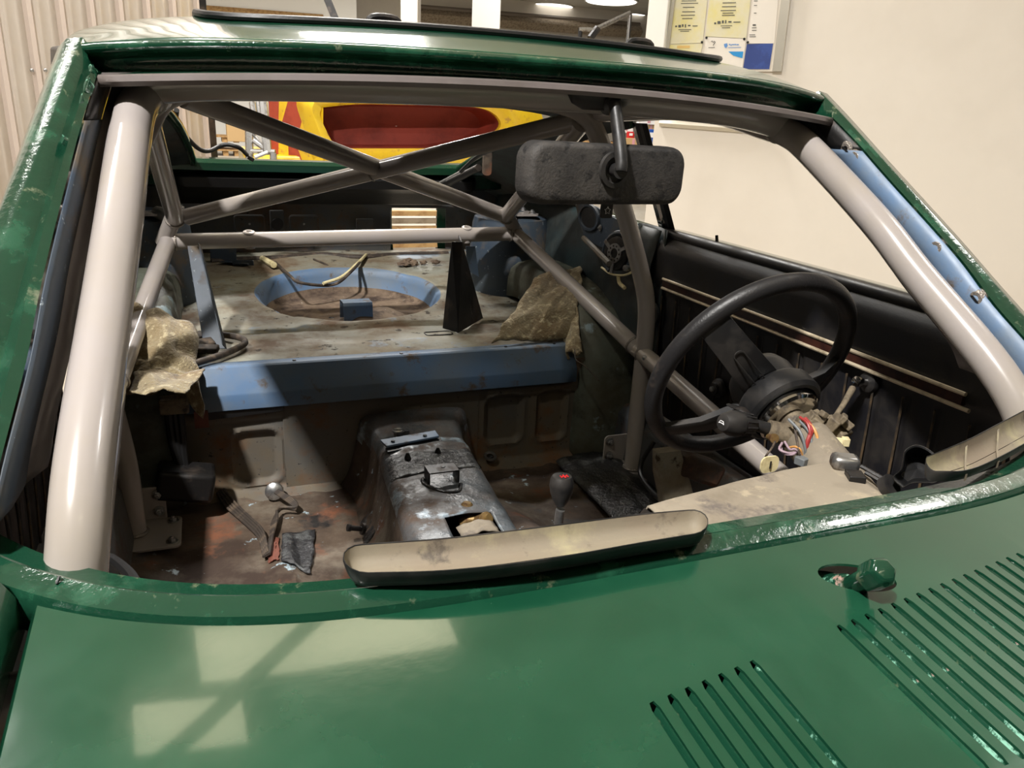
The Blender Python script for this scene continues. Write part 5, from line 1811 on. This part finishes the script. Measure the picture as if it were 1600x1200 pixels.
def felt_left(u, v):
    k = v * (len(AP) - 1); i0 = min(int(k), len(AP) - 2)
    p = AP[i0].lerp(AP[i0 + 1], k - i0)
    x = -.66 + .21 * u + .03 * nz(u * 4, v * 4, 1) * (1 if u > .8 else .3)
    fall = max(0, u - .72) / .28
    return Vector((x, p.y - .02 - .02 * fall + .018 * nz(u * 3, v * 3, 7), p.z + .016 - .05 * fall ** 1.3 + .03 * nz(u * 2.6, v * 2.6, 2) + .012 * nz(u * 7, v * 7, 4)))


cloth('felt_underlay', felt_left, 40, 34, JUTE, 'torn tan felt underlay crumpled at the left end of the blue lip', 'felt sheet', .006)
cloth('felt_patch', quadfn(atZ(200, 610, .60), atZ(288, 610, .60), atZ(215, 575, .60), atZ(320, 578, .60), 2.4, .015, 9.9, edge=.05), 20, 10, JUTE, 'flat scrap of felt lying on the deck beside the left end of the lip', 'felt sheet', .004)
# floor patches (thin bitumen sheets and primer)
def fpatch(name, px, mat, label, cat):
    c = [atZ(x, y, .268) for x, y in px]

    def fn(u, v):
        p = c[0].lerp(c[1], u).lerp(c[3].lerp(c[2], u), v)
        p = p + Vector((.006 * nz(v * 5, u * 3, 1), .006 * nz(u * 5, v * 3, 2), 0))
        return Vector((p.x, p.y, floor_z(p.x, p.y) + .005 + .0015 * nz(u * 6, v * 6, 4)))
    return tag(MB().grid(fn, 16, 16).build(name, mat, None, solid=.003), label, cat)


fpatch('bitumen_pad', [(442, 836), (493, 828), (486, 900), (440, 886)], TAR, 'dark scuffed bitumen pad on the left floor', 'floor pad')
fpatch('primer_square', [(417, 844), (436, 843), (437, 880), (419, 880)], PLATEB, 'small rust red square beside the dark floor pad', 'floor pad')

# wiring along the left floor, from the lug at the foot of the bulkhead
lug = atZ(428, 768, .285)
wr = thing('floor_wiring', 'bundle of dirty wires running across the left floor', 'wiring', lug)
for k in range(4):
    pts = [atZ(430, 770, .292), atZ(452 + k, 785, .285), atZ(462 - k, 796, .28), atZ(440 - 3 * k, 795 + k, .28), atZ(426 + k, 815, .278), atZ(422, 840, .276), atZ(412 + k * 1.5, 870, .276)]
    MB().tube(crom([p + Vector((.002 * k, 0, .002 * k)) for p in pts], 6), .0032, 7).build('wire', DIRTW, wr)
for k in range(4):
    pts = [atZ(412, 868, .276), atZ(404, 840 - k * 2, .278), atZ(380 + k * 2, 815, .278), atZ(352 + k * 3, 790, .276), atZ(340, 770 - k * 2, .276)]
    MB().tube(crom([p + Vector((.003 * k, 0, .002 * k)) for p in pts], 6), .0032, 7).build('wire', DIRTW, wr)
MB().lathe(lug, (-.2, -1, .35), [(.022, -.01), (.021, .002), (.014, .006), (.0, .007)], 18, caps=False).build('grommet', STEEL, wr)
# floor bolt
p = atZ(562, 826, .30)
fb = thing('floor_bolt', 'loose bolt standing in the side of the tunnel', 'bolt', p)
MB().lathe(p, (-1, -.1, .3), [(.014, -.01), (.013, -.004), (.006, -.003), (.006, .02), (.008, .021), (.008, .028)], 14).build('bolt_shank', DARKST, fb)
for px, py, lab in ((766, 716, 'rusty harness eye bolt at the foot of the bulkhead, right of the tunnel'),):
    p = atZ(px, py, .29)
    o = thing('floor_eye', lab, 'bolt', p)
    MB().torus(p + Vector((0, 0, .006)), (0, -.4, 1), .014, .004, 20, 6).build('eye_ring', STEEL, o)
    MB().lathe(p + Vector((0, 0, .002)), (0, 0, 1), [(.010, 0), (.008, .004)], 12).build('eye_bore', RUBBER, o)

# deck wiring: dark loom along the tail panel, loop over the well
dl = thing('deck_loom', 'dirty wiring loom across the back of the load deck, looping over the wheel well', 'wiring', (0, 2.8, .65))
def dk(px, py, dz=.012, z=.63):
    return atZ(px, py, z + dz)
MB().tube(crom([dk(330, 408), dk(380, 405), dk(430, 403), dk(500, 398), dk(560, 402), dk(620, 398), dk(700, 396)], 5), .010, 8).build('loom', DIRTW, dl)
MB().tube(crom([dk(430, 410), dk(452, 430), dk(470, 442, .0), dk(520, 445, -.02), dk(548, 425, .02), dk(570, 400)], 6), .005, 8).build('loop', DIRTW, dl)
MB().tube(crom([dk(505, 443, -.01), dk(535, 432, .0), dk(560, 410, .02), dk(572, 398, .02)], 6), .0055, 8).build('bare_cable', CREAMPL, dl)
MB().tube([dk(410, 404, .016), dk(428, 414, .016)], .011, 8).build('connector', CREAMPL, dl)
MB().tube(crom([dk(490, 405), dk(512, 415, 0), dk(524, 428, -.03)], 5), .0035, 6).build('tail_wire', DIRTW, dl)
# dirt clod on the deck
p = atZ(655, 410, .64)
mb = MB()
for k in range(7):
    c = p + Vector((random.uniform(-.07, .06), random.uniform(-.025, .02), random.uniform(-.004, .006)))
    rx_, rz_ = random.uniform(.012, .026), random.uniform(.007, .014)

    def lump(u, v, c=c, k=k, rx_=rx_, rz_=rz_):
        a, b = u * 2 * PI, (v - .5) * PI
        d = Vector((math.cos(a) * math.cos(b), math.sin(a) * math.cos(b), math.sin(b)))
        q = 1 + .55 * noise.noise(d * 2.2 + Vector((k * 3.7, 0, 0))) + .25 * noise.noise(d * 6 + Vector((k, 2, 0)))
        return c + Vector((d.x * rx_, d.y * rx_ * .8, d.z * rz_)) * q
    mb.grid(lump, 16, 10)
tag(mb.build('mud_clod', WELL, None), 'crumbled brown mud clod at the back right of the deck', 'mud')
# hoses and clutter behind the left felt
hz = thing('deck_hose', 'dirty rubber hose loop lying at the foot of the blue tower brace', 'hose', atZ(340, 545, .59))
MB().tube(crom([atZ(290, 525, .60), atZ(330, 522, .60), atZ(372, 527, .60), atZ(382, 537, .60), atZ(350, 553, .60), atZ(310, 566, .60), atZ(300, 570, .60)], 6), .008, 10).build('hose', DIRTW, hz)
cl = thing('deck_clutter', 'dark broken trim pieces between the left felt and the tower brace', 'debris', atZ(300, 545, .59))
for px, py, a, b, c, r in ((305, 540, .09, .03, .02, .4), (288, 548, .06, .03, .03, 1.1), (318, 545, .07, .025, .015, -.3), (300, 530, .08, .03, .02, .8)):
    MB().box(atZ(px, py, .605), (a, b, c), Matrix.Rotation(r, 3, 'Z') @ Matrix.Rotation(.3, 3, 'X')).build('trim_piece', DIRTW, cl, bevel=.004)
# connectors hanging at the left bulkhead end
lc = thing('left_harness', 'black cable harness hanging down at the left end of the bulkhead', 'wiring', atY(290, 760, 1.72))
for k in range(3):
    MB().tube(crom([atY(262 + 8 * k, 628, 1.74), atY(268 + 8 * k, 680, 1.73), atY(278 + 5 * k, 720, 1.72), atY(285 + 4 * k, 740, 1.71)], 5), .010, 8).build('cable', RUBBER, lc)
MB().box(atY(272, 632, 1.73), (.06, .04, .035)).build('plug', SWITCH, lc, bevel=.004)
MB().box(atY(290, 752, 1.70), (.12, .08, .07), Matrix.Rotation(.2, 3, 'Y')).build('relay_box', DARKST, lc, bevel=.01)
# blue metal block on the right floor and black boot behind the wheel
bb = thing('pedal_box', 'dirty white and rust pedal bracket on the floor behind the steering wheel', 'bracket', atX(1055, 745, .45))
c = atX(1050, 735, .46)
MB().rings([[c + Vector((x * k + o, y * k - .01 * i, .05 - .045 * i)) for x, y in rrect(.07, .03, .006, 3)] for i, (k, o) in enumerate(((.8, -.02), (1.0, -.012), (1.05, .0), (1.2, .012), (1.3, .02)))]).build('bracket_body', DECK, bb)
MB().box(c + Vector((.06, 0, .0)), (.11, .06, .05), Matrix.Rotation(.4, 3, 'Y')).build('bracket_arm', FLOORM, bb, bevel=.01)
hk = thing('cable_loop', 'black cable looping up from the floor beside the right hoop foot', 'cable', atX(1015, 760, .5))
MB().tube(crom([atX(1022, 690, .55), atX(1003, 720, .52), atX(1002, 745, .5), atX(1022, 772, .47), atX(1040, 785, .45)], 6), .006, 9).build('cable', RUBBER, hk)
lk = thing('left_cable', 'black cable hanging from the left hoop foot plate', 'cable', atX(200, 890, -.5))
MB().tube(crom([atX(172, 872, -.57), atX(190, 885, -.545), atX(208, 905, -.52), atX(212, 930, -.51)], 6), .007, 9).build('cable', RUBBER, lk)
# felt-covered seat mount ridge, right floor (fabric folds)
rf = MB().grid(lambda u, v: (.14 + .30 * u, 1.12 + .55 * v, .275 + .10 * math.exp(-((u - .15) / .25) ** 2) * (1 - v) + .02 * math.sin(u * 9 + v * 3) * (1 - v) + .006 * nz(u * 6, v * 6)), 40, 30).build('carpet_scrap', FLOORM, None, solid=.004, angle=70)
tag(rf, 'folded rusty brown floor mat right of the tunnel', 'floor mat')
bm_ = MB().grid(lambda u, v: (.42 + .18 * u, 1.16 + .55 * v, .288 + .016 * math.sin(u * PI) + .008 * nz(u * 5, v * 5)), 20, 24).build('black_mat', TAR, None, solid=.004, angle=70)
tag(bm_, 'black tarred mat beside the right hoop foot', 'floor mat')
# belt wire near the reel
bw = thing('reel_wire', 'thin cream belt wire and clip hanging below the belt reel', 'wire', atX(970, 440, .60))
MB().tube(crom([atX(940, 418, .60), atX(955, 428, .59), atX(975, 430, .59), atX(990, 424, .60)], 5), .003, 6).build('wire', CREAMPL, bw)
MB().tube(crom([atX(966, 432, .59), atX(968, 442, .59), atX(976, 450, .59)], 5), .005, 8).build('clip', CREAMPL, bw)
MB().lathe(atX(978, 419, .585), (-1, -.6, .2), [(.008, -.02), (.008, .004), (.004, .005)], 12).build('clip_boss', STEEL, bw)
tw = thing('thin_wire', 'thin stray wire trailing over the right end of the blue lip', 'wire', atX(905, 580, .46))
MB().tube(crom([atX(898, 545, .47), atX(900, 562, .46), atX(914, 572, .46), atX(936, 595, .47)], 6), .0016, 5).build('wire', DIRTW, tw)
# rear hatch strut on the right
hs_ = thing('hatch_strut', 'dark hatch prop and rusty bracket under the right rear quarter', 'strut', atY(720, 280, 2.45))
MB().tube([atY(700, 285, 2.5), atY(748, 262, 2.3)], .011, 10).build('strut_rod', DARKST, hs_)
MB().tube([atY(690, 290, 2.55), atY(728, 270, 2.4)], .015, 10).build('strut_body', DARKST, hs_)
c = atY(762, 255, 2.28)
MB().poly([c + Vector((x, 0, z)) for x, z in rrect(.03, .075, .012, 4)], (0, .008, 0)).build('strut_bracket', FLOORM, hs_, bevel=.002)
MB().tube(crom([atY(720, 268, 2.3), atY(745, 245, 2.2), atY(775, 232, 2.1), atY(800, 222, 2.0)], 6), .006, 8).build('strut_cable', RUBBER, hs_)
# dangling tailgate cable seen through the hatch
tc_ = thing('hatch_cable', 'black cable dangling from the roof through the hatch opening', 'cable', atY(390, 248, 2.6))
MB().tube(crom([atY(276, 172, 2.2), atY(276, 190, 2.25), atY(290, 212, 2.4), atY(310, 232, 2.5), atY(326, 236, 2.55), atY(342, 229, 2.6), atY(356, 226, 2.6), atY(374, 231, 2.6), atY(386, 242, 2.65)], 6), .0065, 10).build('cable', RUBBER, tc_)
a = atY(392, 248, 2.65)
MB().box(a, (.02, .012, .012), Matrix.Rotation(.5, 3, 'Y')).build('plug', DARKST, tc_, bevel=.002)
MB().tube([atY(398, 246, 2.65), atY(418, 238, 2.66)], .006, 8).build('white_lead', WHITEP, tc_)

# ================================================================== things standing in the hall behind
D6 = 5.6
fwd = Vector((RM[0][2], RM[1][2], RM[2][2]))
# --- yellow and red car body: an open back end on its stand
yc = thing('yellow_car_shell', 'yellow and red car shell with an empty dark red rear opening', 'car', (atD(600, 240, D6).x, atD(600, 240, D6).y + .3, .0))
YB = atD(600, 200, D6)
yy = YB.y


def P6(px, py, dy=0.0):
    return atY(px, py, yy + dy)


# opening outline (pixels) and outer outline
op = [(503, 168), (560, 163), (640, 164), (720, 166), (762, 172), (782, 190), (775, 206), (740, 222), (690, 231), (640, 232), (575, 232), (535, 231), (520, 222), (508, 200), (500, 180)]
ou = [(470, 146), (540, 140), (640, 140), (740, 142), (820, 152), (850, 190), (840, 230), (800, 262), (720, 275), (650, 278), (575, 275), (515, 268), (490, 250), (478, 205), (466, 165)]
op3 = [P6(x, y) for x, y in op]; ou3 = [P6(x, y, .06) for x, y in ou]
opc = crom(op3 + [op3[0]], 4)[:-1]; ouc = crom(ou3 + [ou3[0]], 4)[:-1]
mid = [a.lerp(b, .4) + Vector((0, -.05, .0)) for a, b in zip(opc, ouc)]
back_o = [p + Vector((0, 1.4, 0)) for p in ouc]
MB().rings([[p + Vector((0, .06, 0)) for p in opc], opc, mid, ouc, [p + Vector((0, .25, 0)) for p in ouc], back_o], True, False).build('body_shell', YELLOW, yc, angle=60)
cen = sum(opc, Vector()) / len(opc)
MB().rings([[p + Vector((0, .05, 0)) for p in opc], [cen + (p - cen) * 1.0 + Vector((0, .16, 0)) for p in opc], [cen + (p - cen) * .9 + Vector((0, .28, .0)) for p in opc], [cen + (p - cen) * .01 + Vector((0, .30, 0)) for p in opc]], True, False).build('opening_liner', OXBLOOD, yc)
# flank with diagonal stripes: red and yellow panels side by side
edges = [(424, 470), (432, 478), (449, 496), (462, 510), (478, 520)]
flank = [((420, 150), (436, 150), (436, 262), (424, 262), REDB), ((436, 150), (452, 150), (434, 215), (434, 262), YELLOW), ((452, 150), (482, 150), (462, 225), (434, 214), REDB),
         ((482, 150), (505, 150), (505, 245), (462, 226), YELLOW), ((434, 216), (450, 222), (452, 265), (434, 265), YELLOW), ((450, 222), (464, 228), (478, 268), (452, 266), REDB), ((464, 228), (505, 246), (505, 270), (478, 268), YELLOW)]
for k, q in enumerate(flank):
    pts = [P6(x, y, .02 + (500 - x) * .004) for x, y in q[:4]]
    MB().poly(pts, (0.0, .05, 0)).build('flank_stripe', q[4], yc)
# nose edge at the far left of the shell
MB().tube(crom([P6(424, 150, .4), P6(430, 185, .38), P6(434, 225, .36), P6(440, 262, .36)], 5), .03, 10).build('wing_edge', REDB, yc)
for dx in (-.7, .7):
    MB().box((yc.location.x + dx, yc.location.y + .5, .35), (.12, .12, .70)).build('stand_leg', DARKST, yc)
MB().box((yc.location.x, yc.location.y + .5, .74), (1.9, 1.2, .16)).build('floor_tub', YELLOW, yc, bevel=.03)

# --- silver tube trestle left of it
DT = 4.9
tr = thing('steel_trestle', 'silver tube trestle with diagonal brace left of the yellow shell', 'trestle', (atD(405, 250, DT).x, atD(405, 250, DT).y, 0))


def PT(px, py, d=DT):
    return atD(px, py, d)


for a, b, r in (((389, 205), (392, 420), .025), ((411, 160), (418, 240), .028), ((427, 240), (428, 420), .022), ((396, 220), (418, 236), .016), ((392, 236), (430, 237), .014), ((394, 160), (400, 205), .02), ((404, 160), (410, 205), .018), ((392, 205), (420, 240), .010)):
    e_ = PT(*b) if b[1] < 400 else Vector((PT(*b).x, PT(*b).y, 0))
    MB().tube([PT(*a), e_], r, 8).build('tube', STEEL, tr)

# --- pallet on the far floor
pp = atD(346, 205, 18.0)
pl = thing('wooden_pallet', 'small stack of wooden pallet timber on the far floor', 'pallet', (pp.x, pp.y, 0))
for k in range(3):
    for j in range(2):
        MB().box((pp.x - .2 + .25 * k, pp.y, .05 + j * .30), (.12, .9, .10)).build('bearer', WOOD, pl)
for j in range(2):
    for k in range(4):
        MB().box((pp.x + .05, pp.y - .4 + .26 * k, .125 + j * .30), (.8, .18, .03)).build('board', WOOD, pl)
MB().box((pp.x + .3, pp.y - .3, .55), (.4, .5, .45)).build('crate', CARD, pl, bevel=.01)

# --- timber slats behind the tail lamp opening
sl = thing('slatted_pallet', 'pale slatted pallet seen through the lamp opening in the tail', 'pallet', (atY(655, 360, 3.9).x, 3.9, 0))
for k, py in enumerate((333, 345, 357, 369, 382, 396)):
    p = atY(655, py, 3.9)
    MB().box((p.x, 3.9, p.z), (1.0, .04, .024)).build('slat', GREYWOOD if k % 2 else WOOD, sl)
for dx in (-.45, .45):
    MB().box((atY(655, 360, 3.9).x + dx, 3.95, .42), (.08, .06, .84)).build('upright', GREYWOOD, sl)

# --- storage rack with bins, seen through the side windows
DR = 7.0
rp = atD(985, 235, DR)
rk = thing('storage_rack', 'open storage rack beyond the end of the cream wall', 'rack', (rp.x, rp.y, 0))
rx = Vector((RM[0][0], RM[1][0], 0)).normalized(); ry = Vector((-rx.y, rx.x, 0))
RotR = Matrix((rx, ry, Vector((0, 0, 1)))).transposed()
for py in (201, 224, 243):
    c = atD(985, py + 2, DR)
    MB().box(c + ry * .2, (1.3, .5, .03), RotR).build('shelf_board', WOOD, rk)
for px in (880, 1085):
    c = atD(px, 200, DR)
    MB().box((c.x, c.y, .9), (.06, .06, 1.8), RotR).build('rack_post', STEELBEAM, rk)
bins = [(985, 211, .075, .06, REDPL, 'red_bin', 'red plastic bin on the rack, between the mirror stem and window post'),
        (1018, 213, .14, .12, BLUEPL, 'blue_bin', 'blue plastic bin on the rack at the edge of the cream wall'),
        (935, 208, .12, .11, BLUEPL, 'blue_bin', 'blue plastic bin on the rack seen left of the mirror stem'),
        (1016, 200, .10, .06, CARD, 'cardboard_box', 'cardboard box above the blue bin at the edge of the cream wall'),
        (988, 224, .16, .09, CARD, 'cardboard_box', 'cardboard box on the rack under the red bin'),
        (1012, 190, .18, .05, WHITEPL, 'white_box', 'white box with pink stripe on the top of the rack'),
        (978, 201, .12, .07, WHITEPL, 'white_box', 'white box on the rack above the red bin')]
for px, py, w, h, mt, nm, lb in bins:
    c = atD(px, py, DR - .08)
    o = thing(nm, lb, 'bin' if 'bin' in nm else 'box', c - Vector((0, 0, h / 2)))
    rgs_ = []
    for k, (sc, dz) in enumerate(((.86, -h / 2), (1.0, h / 2 - .012), (1.06, h / 2 - .01), (1.06, h / 2), (.96, h / 2), (.84, -h / 2 + .01))):
        rgs_.append([c + RotR @ Vector((x * sc, y * sc, dz)) for x, y in rrect(w, w * .9, .012, 3)])
    if mt in (CARD, WHITEPL):
        MB().box(c, (w, w * .8, h), RotR).build('carton', mt, o, bevel=.003)
        MB().box(c + RotR @ Vector((0, -w * .4 - .001, h * .1)), (w * .15, .002, h * .7), RotR).build('tape', pmat('tape_' + str(px), (206, 150, 160), .6), o)
    else:
        MB().rings(rgs_).build('tub', mt, o)
        MB().box(c + RotR @ Vector((0, -w * .47, h * .1)), (w * .4, .006, h * .35), RotR).build('label_holder', WHITEPL, o)
# shelf of long white blinds / white sheet leaning below
